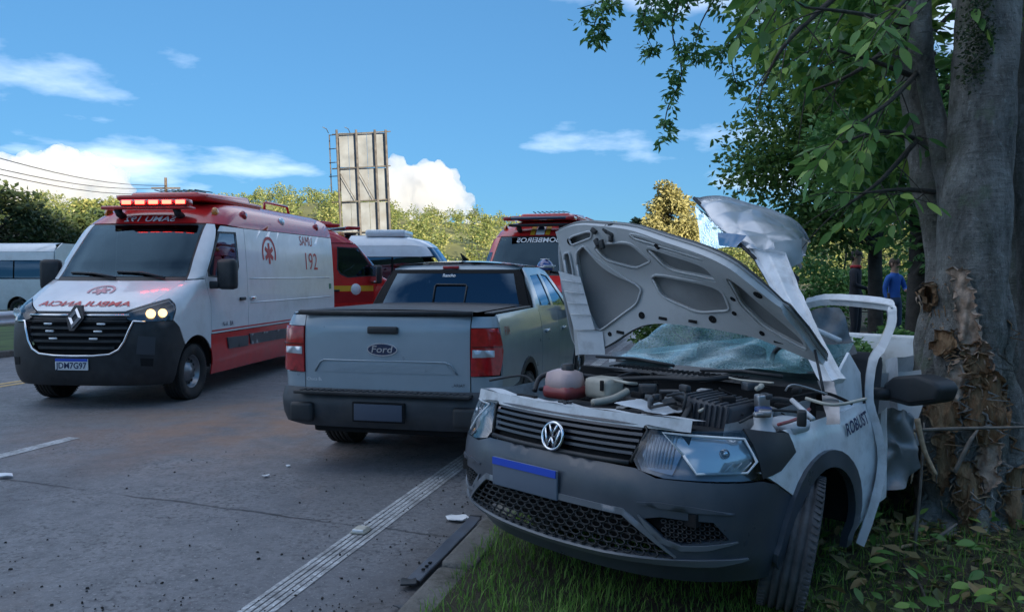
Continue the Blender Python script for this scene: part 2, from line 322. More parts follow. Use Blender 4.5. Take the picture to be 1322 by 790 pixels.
def wheel(parent, c, R, W, side, m_rim, m_tyre, rim_r=.6, kind='steel', steer=0., camber=0., grooves=4):
    """A wheel on the X axis; side = +1 shows its face to +x."""
    M = Matrix.Translation(Vector(c)) @ Matrix.Rotation(steer, 4, 'Z') @ Matrix.Rotation(camber, 4, 'Y') @ Matrix.Rotation(0 if side > 0 else pi, 4, 'Z'); rr = R * rim_r; h = W / 2
    b = MB(); b.lathe([(rr, -h * .8), (rr, h * .75), (rr * .97, h * .78), (rr * .93, h * .70), (rr * .90, h * .35), (rr * .55, h * .42 if kind == 'alloy' else h * .10), (rr * .50, h * .55 if kind == 'steel' else h * .45), (rr * .24, h * .58), (rr * .20, h * .70), (0.001, h * .72)], 36, M)
    n = 12 if kind == 'steel' else 0
    hub = b.build('wheel', m_rim, parent)
    d = MB()
    if kind == 'steel':
        for k in range(14):
            a = 2 * pi * k / 14; d.lathe([(.001, h * .30), (rr * .075, h * .30), (rr * .075, h * .26)], 8, M @ Matrix.Translation((0, rr * .72 * cos(a), rr * .72 * sin(a))))
        for k in range(14):
            a = 2 * pi * k / 14; d.box(M @ Vector((h * .34, rr * .72 * cos(a), rr * .72 * sin(a))), (.006, .03, .03), (M.to_3x3() @ Matrix.Rotation(a, 3, 'X')))
    else:
        for k in range(10):
            a = 2 * pi * k / 10; p0, p1 = Vector((h * .66, rr * .22 * cos(a), rr * .22 * sin(a))), Vector((h * .72, rr * .9 * cos(a + .15), rr * .9 * sin(a + .15))); d.tube([M @ p0, M @ p1], [.022, .016], 6)
    d.build('rim_detail', MATS['black_plastic'] if kind == 'steel' else m_rim, hub)
    t = MB(); pr = [(rr * .98, -h * .82), (R * .82, -h * 1.02), (R * .93, -h * .98), (R * .985, -h * .82)]
    for g in range(grooves):
        a = -h * .7 + 1.4 * h * (g + .5) / grooves; pr += [(R, a - h * .06), (R - .010, a - h * .045), (R - .010, a + h * .045), (R, a + h * .06)]
    pr += [(R * .985, h * .82), (R * .93, h * .98), (R * .82, h * 1.02), (rr * .98, h * .82), (rr * .9, 0)]
    t.lathe(pr, 56, M, closed=True)
    for k in range(0 if grooves < 4 else 64):                       # tread blocks at both shoulders
        a = 2 * pi * k / 64
        for sx in (-1, 1): t.box(M @ Vector((sx * h * .80, (R * .985) * cos(a), (R * .985) * sin(a))), (h * .30, .016, .012), M.to_3x3() @ Matrix.Rotation(a, 3, 'X') @ Matrix.Rotation(pi / 2, 3, 'X') @ Matrix.Rotation(.3 * sx, 3, 'Z'))
    t.build('tyre', m_tyre, hub)
    return hub

# shared vehicle materials
mat('black_plastic', (.022, .024, .027), .5, var=.3, bump=.08, bscale=400, dirt=(.11, .09, .075), dirt_amt=.25)
mat('tyre_rubber', (.02, .02, .021), .85, bump=.25, bscale=160, dirt=(.10, .075, .06), dirt_amt=.5, dscale=6)
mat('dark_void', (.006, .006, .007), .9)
mat('chrome', (.75, .77, .8), .12, 1., rvar=.08)
mat('steel_wheel', (.30, .31, .33), .35, .8, dirt=(.05, .04, .035), dirt_amt=.6)
mat('alloy', (.28, .29, .31), .3, .9)
mat('white_paint', (.74, .76, .78), .28, coat=.6, var=.03, dirt=(.42, .40, .37), dirt_amt=.35, dscale=2.2)
mat('red_paint', (.62, .022, .022), .26, coat=.7, var=.06, dirt=(.30, .08, .07), dirt_amt=.35)
mat('red_print', (.55, .025, .03), .4)
mat('white_print', (.8, .8, .8), .4)
mat('interior', (.035, .036, .04), .8, bump=.1)
mat('lamp_clear', (.78, .82, .86), .10, .35, coat=1.)
mat('lamp_red', (.42, .012, .015), .12, coat=1., var=.2, vscale=30)
mat('lamp_amber', (.75, .25, .03), .15, coat=1.)
glass('window_dark', (.07, .08, .085), ior=2.1, refl_tint=(.50, .74, 1.)); glass('window_clear', (.55, .62, .63)); glass('lens', (.85, .88, .9))  # window_dark: reflection coloured blue, so white cloud reflects like blue sky
# ------------------------------------------------------------------ road frame: s runs along the road, n to its right
RAZ = .252; RU = Vector((sin(RAZ), cos(RAZ), 0)); RN = Vector((cos(RAZ), -sin(RAZ), 0))
def rd(s, n, z=0.): return RU * s + RN * n + Vector((0, 0, z))
VERGE_Z = .115

class Nodes:
    """Small helper for longer node materials."""
    def __init__(s, name):
        s.m = bpy.data.materials.new(name); s.m.use_nodes = True; s.N, s.L = s.m.node_tree.nodes, s.m.node_tree.links; s.b = _p(s.m.node_tree); s.tc = s.N.new('ShaderNodeTexCoord').outputs['Object']; MATS[name] = s.m
    def noise(s, scale, detail=5, rough=.55, vec=None, sc=None):
        v = vec or s.tc
        if sc: mp = s.N.new('ShaderNodeMapping'); mp.inputs['Scale'].default_value = sc; s.L.new(v, mp.inputs['Vector']); v = mp.outputs['Vector']
        n = s.N.new('ShaderNodeTexNoise'); n.inputs['Scale'].default_value = scale; n.inputs['Detail'].default_value = detail; n.inputs['Roughness'].default_value = rough; s.L.new(v, n.inputs['Vector']); return n.outputs['Fac']
    def rng(s, v, a, b, c=0., d=1.):
        r = s.N.new('ShaderNodeMapRange'); r.inputs['From Min'].default_value = a; r.inputs['From Max'].default_value = b; r.inputs['To Min'].default_value = c; r.inputs['To Max'].default_value = d; s.L.new(v, r.inputs['Value']); return r.outputs['Result']
    def math(s, op, a, b=None):
        m = s.N.new('ShaderNodeMath'); m.operation = op
        for i, q in enumerate((a, b)):
            if q is None: continue
            if isinstance(q, (int, float)): m.inputs[i].default_value = q
            else: s.L.new(q, m.inputs[i])
        return m.outputs[0]
    def mix(s, f, a, b):
        x = s.N.new('ShaderNodeMix'); x.data_type = 'RGBA'
        for k, q in (('A', a), ('B', b)):
            if isinstance(q, tuple): x.inputs[k].default_value = (*q, 1)
            else: s.L.new(q, x.inputs[k])
        if isinstance(f, (int, float)): x.inputs['Factor'].default_value = f
        else: s.L.new(f, x.inputs['Factor'])
        return x.outputs['Result']
    def dot(s, vec, off=0.):
        d = s.N.new('ShaderNodeVectorMath'); d.operation = 'DOT_PRODUCT'; s.L.new(s.tc, d.inputs[0]); d.inputs[1].default_value = vec; return s.math('ADD', d.outputs['Value'], off)
    def dist(s, p):
        d = s.N.new('ShaderNodeVectorMath'); d.operation = 'DISTANCE'; s.L.new(s.tc, d.inputs[0]); d.inputs[1].default_value = p; return d.outputs['Value']
    def bump(s, h, st, dist=.01):
        b = s.N.new('ShaderNodeBump'); b.inputs['Strength'].default_value = st; b.inputs['Distance'].default_value = dist; s.L.new(h, b.inputs['Height']); s.L.new(b.outputs['Normal'], s.b.inputs['Normal'])
    def out(s, col, rough):
        s.L.new(col, s.b.inputs['Base Color'])
        if isinstance(rough, float): s.b.inputs['Roughness'].default_value = rough
        else: s.L.new(rough, s.b.inputs['Roughness'])
        return s.m

# asphalt: dark binder, paler stone, oily wheel tracks, rusty soil dragged across, a transverse joint
A = Nodes('asphalt')
big = A.noise(.55, 6, .6); mid = A.noise(5, 6, .65); fine = A.noise(190, 3, .6); speck = A.noise(75, 2, .5)
c = A.mix(A.rng(big, .3, .7), (0.137, 0.141, 0.153), (0.237, 0.233, 0.237)); c = A.mix(A.rng(mid, .42, .72, 0, .55), c, (0.105, 0.107, 0.117)); c = A.mix(A.rng(speck, .60, .72, 0, .6), c, (0.402, 0.392, 0.383)); c = A.mix(A.rng(fine, .36, .25, 0, .7), c, (0.044, 0.044, 0.048))
grav = A.math('MULTIPLY', A.rng(A.noise(27, 4, .6), .50, .62), A.rng(A.noise(1.1, 6, .65), .40, .60, .15, .85)); c = A.mix(grav, c, (.052, .052, .056)); c = A.mix(A.math('MULTIPLY', A.rng(A.noise(41, 3, .55), .60, .68), A.rng(A.noise(.8, 5), .35, .6, .2, .75)), c, (.34, .335, .33)); trk = A.rng(A.math('ABSOLUTE', A.math('ADD', A.dot(RN, 4.9), A.rng(A.noise(.7, 3), 0, 1, -.25, .25))), .42, .12, 0, .38); c = A.mix(trk, c, (.075, .076, .082))
g0 = ground(330, 545); g1 = ground(395, 600)
so = A.math('MULTIPLY', A.rng(A.dist((g0.x, g0.y, 0)), 2.6, .2), A.rng(A.noise(1.6, 8, .65), .36, .60)); c = A.mix(A.math('MULTIPLY', so, .9), c, (0.280, 0.161, 0.101))
so2 = A.rng(A.noise(.9, 8, .7, sc=(1, .5, 1)), .58, .80, 0, .5); c = A.mix(so2, c, (0.210, 0.154, 0.119))
lump = A.rng(A.noise(9, 8, .7), .62, .70); c = A.mix(A.math('MULTIPLY', lump, .7), c, (.026, .025, .025))
j0, j1 = ground(0, 618), ground(420, 672); jd = (j1 - j0).normalized(); jn = Vector((-jd.y, jd.x, 0))
jo = A.math('ADD', A.dot(jn, -jn.dot(j0)), A.rng(A.noise(2.2, 4), 0, 1, -.07, .07)); jm = A.math('MULTIPLY', A.rng(A.math('ABSOLUTE', jo), .022, .004), A.rng(A.noise(1.3, 3), .38, .55, .15, 1)); c = A.mix(A.math('MULTIPLY', jm, .85), c, (.018, .018, .02))
gut = A.math('MULTIPLY', A.rng(A.dot(RN, 1.42), -.42, -.02), A.rng(A.noise(3, 7, .7), .25, .6)); c = A.mix(A.math('MULTIPLY', gut, .75), c, (.055, .043, .035))
A.bump(A.math('ADD', A.math('MULTIPLY', fine, .6), A.math('MULTIPLY', mid, 1.6)), .55, .012)
ASPH = A.out(c, A.rng(mid, .3, .7, .48, .82))

P = Nodes('worn_paint')
st = P.noise(5, 6, .7, sc=(1, 1, 1)); w1 = P.noise(34, 5, .7)
c = P.mix(P.rng(w1, .40, .62), (.34, .345, .35), (.66, .67, .67)); c = P.mix(P.rng(st, .42, .66, 0, .75), c, (.13, .125, .12)); P.bump(w1, .4); PAINT = P.out(c, .7)
Q = Nodes('worn_yellow_paint'); w1 = Q.noise(20, 5, .7); QPAINT = Q.out(Q.mix(Q.rng(w1, .4, .7, 0, .6), (.62, .42, .16), (.14, .13, .12)), .7)
S = Nodes('soil'); a1 = S.noise(3, 8, .65); a2 = S.noise(26, 6, .7); c = S.mix(S.rng(a1, .35, .65), (0.045, 0.033, 0.024), (0.093, 0.068, 0.045)); c = S.mix(S.rng(a2, .55, .75, 0, .6), c, (0.150, 0.112, 0.075))
c = S.mix(S.rng(S.noise(1.1, 5), .42, .6, 0, .7), c, (0.053, 0.075, 0.027)); S.bump(S.math('ADD', a1, a2), 1., .05); SOIL = S.out(c, .95)
G = Nodes('far_ground'); c = G.mix(G.rng(G.noise(.08, 8, .6), .4, .6), (.055, .066, .022), (.095, .085, .035)); GRND = G.out(c, .95)
K = Nodes('kerb_concrete'); k1 = K.noise(6, 7, .65); k2 = K.noise(60, 5, .7); c = K.mix(K.rng(k1, .35, .65), (.17, .16, .145), (.29, .275, .25)); c = K.mix(K.rng(K.noise(3.1, 8, .75), .40, .62, 0, .85), c, (.075, .066, .05)); c = K.mix(K.rng(K.noise(17, 5, .7), .55, .68, 0, .6), c, (.04, .045, .03)); K.bump(K.math('ADD', k1, k2), .8, .02); KERB = K.out(c, .9)

def flat(name, pts, z, m, kind='structure', nu=1, nv=1):
    a, b, c2, d = [Vector((p.x, p.y, z)) for p in pts]
    return tag(MB().grid(lambda u, v: a.lerp(b, u).lerp(d.lerp(c2, u), v), nu, nv).build(name, m), kind=kind)
gm = MB().grid(lambda u, v: ((u - .5) * 5000, (v - .5) * 5000, -.06), 8, 8).build('ground', GRND); tag(gm, kind='structure')
flat('road', [rd(-45, -13.2), rd(-45, -1.30), rd(190, -1.30), rd(190, -13.2)], 0., ASPH)
# right-hand verge, gently uneven
def verge(u, v):
    s, n = -14 + 74 * v, -1.20 + 16 * u; p = rd(s, n); h = VERGE_Z - .01 + (.05 * noise.noise(Vector((p.x * .6, p.y * .6, 0))) + .02 * noise.noise(Vector((p.x * 2.5, p.y * 2.5, 3)))) * min(1, (n + 1.2) / .5) + max(0, n - 4) * .03
    return (p.x, p.y, h)
vo = MB().grid(verge, 60, 220).build('verge', SOIL); tag(vo, kind='structure')
vl = MB().grid(lambda u, v: tuple(rd(-20 + 200 * v, -13.35 - 12 * u, .12 + .03 * u)), 4, 30).build('median', mat('median_grass', (.05, .085, .02), .95, var=.4, vscale=2, bump=.6, bscale=12)); tag(vl, kind='structure')
# kerbs: each stone on its own
def kerb(name, n0, n1, s0, s1, L, top, near=None):
    root = thing(name, None, None); tag(root, kind='structure'); rnd = random.Random(3); s = s0; meshes = []
    while s < s1:
        ln = L * (1 if near is None or s < near else 4); b = MB(); w = n1 - n0
        t = top + rnd.uniform(-.012, .008); dn = rnd.uniform(-.012, .012)
        b.rbox((0, 0, 0), (w, ln - .012, t + .12), .022, fn=lambda p: (p.x + .02 * noise.noise(p * 7 + Vector((s, 0, 0))), p.y, p.z + .018 * noise.noise(p * 6 + Vector((0, s, 0)))))
        p = rd(s + ln / 2, (n0 + n1) / 2 + dn, (t - .12) / 2); b.build('kerb_stone', KERB, root, p, (rnd.uniform(-.01, .01), rnd.uniform(-.02, .02), -RAZ + rnd.uniform(-.012, .012))); s += ln
    return root
kerb('kerb_right', -1.36, -1.18, -1.0, 60, .80, .115, 12)
kerb('kerb_left', -13.42, -13.2, 2, 60, 3.2, .13, 30)
# painted lines
m = MB()
for k in range(5):
    n0 = -2.165 + k * .036
    m.grid(lambda u, v: tuple(rd(-3 + 60 * v, n0 + .027 * u + .003 * noise.noise(Vector((v * 300, k, 0))), .004 + .002 * u * (1 - u))), 1, 200)
tag(m.build('edge_line', PAINT), kind='structure')
g0, g1 = ground(-30, 592), ground(96, 565); s1 = g1.dot(RU); n1 = g1.dot(RN)
for k in range(4): flat('lane_dash', [rd(s1 - 3.2 + 8 * k, n1 - .07), rd(s1 - 3.2 + 8 * k, n1 + .07), rd(s1 + 8 * k, n1 + .07), rd(s1 + 8 * k, n1 - .07)], .004, PAINT, nv=8)
for dn in (0, .22): flat('median_line', [rd(-20, -9.85 - dn), rd(-20, -9.73 - dn), rd(120, -9.73 - dn), rd(120, -9.85 - dn)], .004, QPAINT, nv=30)

# ------------------------------------------------------------------ foliage
def leaf_cloud(name, clumps, n, size, m, parent=None, seed=1, aspect=.5, droop=.3, shell=.55, rb=(0, 1)):
    """n leaf-shaped faces spread through ellipsoidal clumps (centre, radii); every leaf has its own shade."""
    R = random.Random(seed); vs, fs, rn = [], [], []; W = [c[1][0] * c[1][1] * c[1][2] for c in clumps]; tot = sum(W)
    for (c, r), w in zip(clumps, W):
        cr = R.uniform(-.18, .18)
        for _ in range(max(1, int(n * w / tot))):
            d = Vector((R.gauss(0, 1), R.gauss(0, 1), R.gauss(0, 1))).normalized(); k = R.random() ** shell
            p = Vector(c) + Vector((d.x * r[0], d.y * r[1], d.z * r[2])) * k
            t = (Vector((R.gauss(0, 1), R.gauss(0, 1), R.gauss(0, .6) - droop)) + d * .5).normalized(); q = t.cross(Vector((R.gauss(0, 1), R.gauss(0, 1), R.gauss(0, 1)))).normalized()
            s = size * R.uniform(.65, 1.35); b = len(vs); h = s * aspect * .5; nn = t.cross(q) * s * .10
            vs += [p, p + t * s * .5 + q * h + nn, p + t * s, p + t * s * .5 - q * h + nn]; fs += [(b, b + 1, b + 2), (b, b + 2, b + 3)]; v = max(0, min(1, R.uniform(*rb) + cr)); rn += [v, v]
    me = bpy.data.meshes.new(name); me.from_pydata([tuple(v) for v in vs], [], fs); at_ = me.attributes.new('rnd', 'FLOAT', 'FACE'); at_.data.foreach_set('value', rn); me.update()
    return obj(name, me, m, parent)
def wood(pts, rad, n=14, amp=.12, fr=3., seed=0, sub=4):
    """A limb: tapered tube with lobed, uneven sides."""
    pts = [Vector(p) for p in pts]; P_, R_ = [], []
    for i in range(len(pts) - 1):
        p0, p1, p2, p3 = pts[max(i - 1, 0)], pts[i], pts[i + 1], pts[min(i + 2, len(pts) - 1)]
        for k in range(sub):
            t = k / sub; P_.append(.5 * ((2 * p1) + (p2 - p0) * t + (2 * p0 - 5 * p1 + 4 * p2 - p3) * t * t + (3 * p1 - p0 - 3 * p2 + p3) * t ** 3)); R_.append(rad[i] + (rad[i + 1] - rad[i]) * t)
    P_.append(pts[-1]); R_.append(rad[-1]); b = MB(); b.tube(P_, R_, n)
    for i in range(len(P_)):
        for k in range(n):
            j = i * n + k; v = Vector(b.v[j]); d = v - P_[i]; q = noise.noise(v * fr + Vector((seed, 0, 0))) + .5 * noise.noise(v * fr * 3); b.v[j] = tuple(P_[i] + d * (1 + amp * q))
    return b
B = Nodes('bark'); b1 = B.noise(7, 9, .7, sc=(1, 1, .4)); b2 = B.noise(2.6, 7, .65); b3 = B.noise(38, 6, .75, sc=(1, 1, .55)); b4 = B.noise(16, 4, .6, sc=(.5, .5, 3.2))
c = B.mix(B.rng(b1, .35, .66), (0.128, 0.117, 0.102), (0.435, 0.413, 0.375)); c = B.mix(B.rng(b2, .50, .62, 0, .8), c, (0.143, 0.143, 0.108)); c = B.mix(B.rng(b3, .56, .70, 0, .6), c, (0.600, 0.593, 0.562)); c = B.mix(B.rng(b3, .44, .34, 0, .7), c, (0.075, 0.068, 0.060)); c = B.mix(B.rng(b4, .60, .68, 0, .5), c, (0.090, 0.083, 0.072)); c = B.mix(B.rng(B.noise(4.5, 6, .6), .60, .68, 0, .55), c, (0.180, 0.225, 0.135)); B.bump(B.math('ADD', B.math('MULTIPLY', b1, 1.2), B.math('ADD', b3, B.math('MULTIPLY', b4, .5))), 1., .035); BARK = B.out(c, .92)
T = Nodes('torn_wood'); t1 = T.noise(9, 7, .7, sc=(1, 1, .22)); t2 = T.noise(70, 5, .7, sc=(1, 1, .15)); c = T.mix(T.rng(t1, .34, .66), (.24, .115, .05), (.48, .31, .17)); c = T.mix(T.rng(t2, .5, .7, 0, .8), c, (.12, .06, .03)); T.bump(t2, 1., .02); TORN = T.out(c, .85)
mat('twig_bark', (.07, .058, .045), .9, var=.35, vscale=30); mat('dark_trunk', (.05, .044, .038), .95, var=.4, vscale=6, bump=.5, bscale=30); mat('pale_wood', (.42, .30, .19), .8, var=.3, vscale=40)
leaf_mat('leaf_near', (0.064, 0.156, 0.039), (0.135, 0.286, 0.064), (0.342, 0.486, 0.098), .30, .42)
leaf_mat('leaf_mid', (.055, .125, .03), (.12, .23, .055), (.25, .35, .09), .38)
leaf_mat('leaf_small', (0.060, 0.146, 0.044), (0.113, 0.254, 0.072), (0.212, 0.373, 0.098), .30)
leaf_mat('leaf_gold', (.20, .19, .075), (.32, .30, .125), (.44, .42, .21), .3)
leaf_mat('leaf_olive', (.075, .115, .038), (.15, .19, .06), (.30, .30, .11), .25)
leaf_mat('leaf_dark', (0.035, 0.064, 0.029), (0.064, 0.099, 0.042), (0.120, 0.152, 0.056), .2)
leaf_mat('grass_blade', (0.087, 0.187, 0.034), (0.174, 0.337, 0.060), (0.374, 0.524, 0.125), .35, .6)
leaf_mat('litter', (0.056, 0.072, 0.026), (0.120, 0.136, 0.042), (0.288, 0.208, 0.096), .15, .7)

# grass on the verge: thick clumped turf, thinner and torn up under the car and round the tree
def grass():
    R = random.Random(11); vs, fs, rn = [], [], []
    for _ in range(95000):
        s = R.uniform(1.2, 9) ** 1.0; n = R.uniform(-1.24, 2.6); p = rd(s, n); z = verge((n + 1.2) / 16, (s + 14) / 74)[2] - .008
        dn = .5 + .5 * noise.noise(Vector((p.x * 2.4, p.y * 2.4, 5)))
        thin = 1 if n < .55 else .30
        if s > 5.5: thin *= .5
        if R.random() > thin * (.35 + .75 * dn): continue
        h = R.uniform(.03, .085) * (.6 + .7 * dn) * (1 if n < .5 else 1.25); a = R.uniform(0, 2 * pi); w = R.uniform(.0016, .0034); t = Vector((cos(a), sin(a), 0)); q = Vector((-t.y, t.x, 0)); ln = R.uniform(.2, 1.1) * h
        b = len(vs); o = Vector((p.x, p.y, z)); vs += [o - q * w, o + q * w, o + t * ln * .4 + Vector((0, 0, h * .65)) + q * w * .7, o + t * ln * .4 + Vector((0, 0, h * .65)) - q * w * .7, o + t * ln + Vector((0, 0, h))]; fs += [(b, b + 1, b + 2, b + 3), (b + 3, b + 2, b + 4)]
        v = max(0, min(1, R.gauss(.42, .2) + .35 * (dn - .5))); rn += [v, v]
    me = bpy.data.meshes.new('grass'); me.from_pydata([tuple(v) for v in vs], [], fs); a_ = me.attributes.new('rnd', 'FLOAT', 'FACE'); a_.data.foreach_set('value', rn)
    return tag(obj('grass', me, MATS['grass_blade']), 'short green grass covering the verge beside the kerb', 'grass', kind='stuff')
grass()
def litter():
    R = random.Random(5); vs, fs, rn = [], [], []
    for _ in range(9000):
        n = R.uniform(.2, 4.2) if _ < 6500 else R.uniform(.3, 6); s = R.uniform(1.4, 6.5) if _ < 6500 else R.uniform(1, 12); p = rd(s, n); z = verge((n + 1.2) / 16, (s + 14) / 74)[2] + R.uniform(.004, .06)
        a = R.uniform(0, 2 * pi); L = R.choice((.03, .05, .07, .10)) * R.uniform(.7, 1.2); t = Vector((cos(a), sin(a), R.uniform(-.4, .5))).normalized(); q = Vector((-t.y, t.x, R.uniform(-.4, .4))).normalized(); b = len(vs); o = Vector((p.x, p.y, z)); h = L * .24
        up = Vector((0, 0, L * .12)); vs += [o, o + t * L * .45 + q * h + up, o + t * L, o + t * L * .45 - q * h + up]; fs += [(b, b + 1, b + 2), (b, b + 2, b + 3)]; v = R.random(); rn += [v, v]
    me = bpy.data.meshes.new('leaf_litter'); me.from_pydata([tuple(v) for v in vs], [], fs); a_ = me.attributes.new('rnd', 'FLOAT', 'FACE'); a_.data.foreach_set('value', rn)
    return tag(obj('leaf_litter', me, MATS['litter']), 'scattered green and brown leaf litter on the torn soil round the tree', 'leaf litter', kind='stuff')
litter()
def twigs():
    R = random.Random(15); b = MB()
    for _ in range(420):
        n = R.uniform(.4, 4.5); s = R.uniform(1.4, 8); p = rd(s, n); z = verge((n + 1.2) / 16, (s + 14) / 74)[2] + .01; a = R.uniform(0, 6.28); L = R.uniform(.05, .28); d = Vector((cos(a), sin(a), R.uniform(-.1, .25))); o = Vector((p.x, p.y, z)); r = R.uniform(.0015, .005); b.tube([o, o + d * L * .5 + Vector((0, 0, R.uniform(-.01, .02))), o + d * L], [r, r * .8, r * .4], 5)
    tag(b.build('twig_litter', mat('twig_litter', (.12, .095, .07), .9, var=.5, vscale=4)), 'thin broken twigs scattered over the soil round the tree', 'twigs', kind='stuff')
twigs()
def crumbs():
    R = random.Random(8); b = MB()
    for _ in range(620):
        k = R.random()
        if k < .55: p = ground(R.uniform(-60, 640), 790 - 210 * R.random() ** 1.5); 
        else: p = rd(R.uniform(2.5, 8), -1.45 - abs(R.gauss(0, .35)))
        if p.dot(RN) > -1.4: continue
        s = R.choice((.003, .004, .006, .009)) * R.uniform(.6, 1.4); b.box((p.x, p.y, s * .3 + .004), (s * R.uniform(.8, 2), s, s * .7), Matrix.Rotation(R.uniform(0, 6), 3, 'Z'), taper=.6)
    tag(b.build('road_grit', mat('grit', (.035, .032, .03), .95, var=.6, vscale=3)), 'dark grit and crumbs scattered over the asphalt', 'grit', kind='stuff')
crumbs()

# ------------------------------------------------------------------ hills, woods, an added unseen ridge behind the camera that shades the foreground
def hill(name, d0, d1, prof, x0, x1, m, nx=90, ny=24, amp=1.5):
    pf = herm(prof)
    def fn(u, v):
        px = x0 + (x1 - x0) * u; d = d0 + (d1 - d0) * v; top = 1.57 + (355 - pf(px)) * (d0 + (d1 - d0) * .8) / 1040
        k = min(1, v / .8); z = -.3 + (top + .3) * (k * k * (3 - 2 * k)); x = (px - 661) * d / 1040
        return (x, d, z + amp * noise.noise(Vector((x * .03, d * .03, 0))))
    return tag(MB().grid(fn, nx, ny).build(name, m), kind='structure'), fn
hm = mat('hill_ground', (0.135, 0.144, 0.050), .95, var=.5, vscale=.05)
_, hf = hill('hill', 120, 300, [(-700, 300), (-200, 285), (60, 272), (140, 278), (340, 262), (450, 262), (520, 285), (640, 297), (760, 312), (1000, 300), (1400, 280), (1900, 290)], -700, 1900, hm)
def forest(name, label, fn, u0, u1, v0, v1, count, seed, m, size=(2.2, 4.5), per=95):
    R = random.Random(seed); cl = []
    for _ in range(count):
        p = Vector(fn(R.uniform(u0, u1), R.uniform(v0, v1))); r = R.uniform(*size); h = r * R.uniform(.8, 1.5)
        for k in range(4): cl.append((p + Vector((R.uniform(-.5, .5) * r, R.uniform(-.5, .5) * r, h * R.uniform(.3, 1.15))), (r * R.uniform(.4, .75), r * R.uniform(.4, .75), h * R.uniform(.35, .6))))
    return tag(leaf_cloud(name, cl, count * per, .55, m, seed=seed, aspect=.75, shell=.3, droop=.1), label, 'wood', kind='stuff')
forest('hillside_wood', 'sunlit olive and golden wood covering the hill beyond the road', hf, .13, .97, .10, .86, 1900, 21, MATS['leaf_olive'], (1.4, 3.0), 120)

def ridge():  # unseen hill, added and sized so its shadow covers the road and vehicles
    sd = Vector((SUN_DIR.x, SUN_DIR.y, 0)).normalized(); sx = Vector((-sd.y, sd.x, 0))
    def fn(u, v):
        a = (u - .5) * 900; w = (v - .5) * 2; p = sd * (150 + w * 90) + sx * a; k = cos(w * pi / 2) ** 2
        p.z = -.5 + k * (43 + 3.5 * noise.noise(Vector((a * .02, 0, 1))) + 2 * noise.noise(p * .06)); return tuple(p)
    tag(MB().grid(fn, 90, 24).build('added_shade_ridge', mat('shade_ridge_ground', (.045, .06, .022), .95, var=.5, vscale=.08)), kind='structure')
ridge()

def tree(name, label, base, h, spread, clumps, n, size, m, seed, group=None, lean=(0, 0), trunk_r=.18, trunk_m=None, aspect=.55, zlow=.35):
    """Trunk with limbs reaching into each clump of the crown."""
    R = random.Random(seed); root = thing(name, label, 'tree', base, 0, group); top = Vector((lean[0], lean[1], h * .75)); cl = []
    for k in range(clumps):
        a = R.uniform(0, 2 * pi); q = sqrt(R.random()); zz = R.uniform(zlow, .95); wd = spread * (1 - .75 * max(0, zz - .55) / .45) * q
        rr = spread * R.uniform(.24, .42); cl.append((Vector((cos(a) * wd + lean[0] * zz, sin(a) * wd + lean[1] * zz, h * zz)), (rr, rr, rr * R.uniform(.6, .95))))
    b = wood([(0, 0, -.1), (R.uniform(-.1, .1), R.uniform(-.1, .1), h * .3), top], [trunk_r, trunk_r * .75, trunk_r * .25], 10, .1, 2, seed)
    for c_, r_ in cl[::2]:
        z0 = min(c_.z * .75, h * .6); st = Vector((0, 0, 0)).lerp(top, z0 / top.z); mb = wood([st, st.lerp(c_, .5) + Vector((0, 0, -.1 * h * .1)), c_], [trunk_r * .35, trunk_r * .2, trunk_r * .06], 6, .1, 3, seed, 3); b.add(mb.v, mb.f, True)
    b.build('trunk', trunk_m or MATS['dark_trunk'], root); leaf_cloud('crown', cl, n, size, m, root, seed, aspect); return root

# golden tree and its darker neighbour, behind the wreck's roof; dark trees at the left edge
p = at(866, 330, 85); tree('roadside_tree', 'tall golden sunlit tree rising behind the raised bonnet', (p.x, p.y, -.06), 11.4, 3.1, 60, 14000, .40, MATS['leaf_gold'], 35, zlow=.25)
p = at(828, 330, 92); tree('roadside_tree', 'slim grey green tree beside the golden tree', (p.x, p.y, -.06), 9.3, 1.5, 16, 2600, .40, MATS['leaf_dark'], 32, zlow=.3)
for i, (px, d, h, sp, mm, lb) in enumerate([(-70, 42, 6.2, 3.2, 'leaf_dark', 'dark leafy tree behind the bus at the far end of the row'), (-5, 40, 6.2, 2.8, 'leaf_dark', 'broad dark tree directly above the roof of the parked bus'), (45, 43, 5.5, 2.6, 'leaf_dark', 'low dark tree between the bus and the ambulance windscreen'), (85, 46, 5.0, 2.6, 'leaf_dark', 'shaded bushy tree just behind the ambulance nose'), (130, 46, 5.4, 2.6, 'leaf_dark', 'dark tree hidden mostly behind the ambulance windscreen'), (76, 75, 8.6, 3.2, 'leaf_olive', 'round sunlit olive tree standing above the dark trees'), (128, 70, 8.4, 3.2, 'leaf_olive', 'yellowish tree touching the ambulance roof edge'), (25, 80, 7.5, 3.0, 'leaf_dark', 'distant grey green tree under the white cloud')]):
    p = at(px, 350, d); tree('roadside_tree', lb, (p.x, p.y, -.06), h, sp, 22, 6000, .30 if d < 60 else .42, MATS[mm], 40 + i, 'trees beyond the median', zlow=.12)
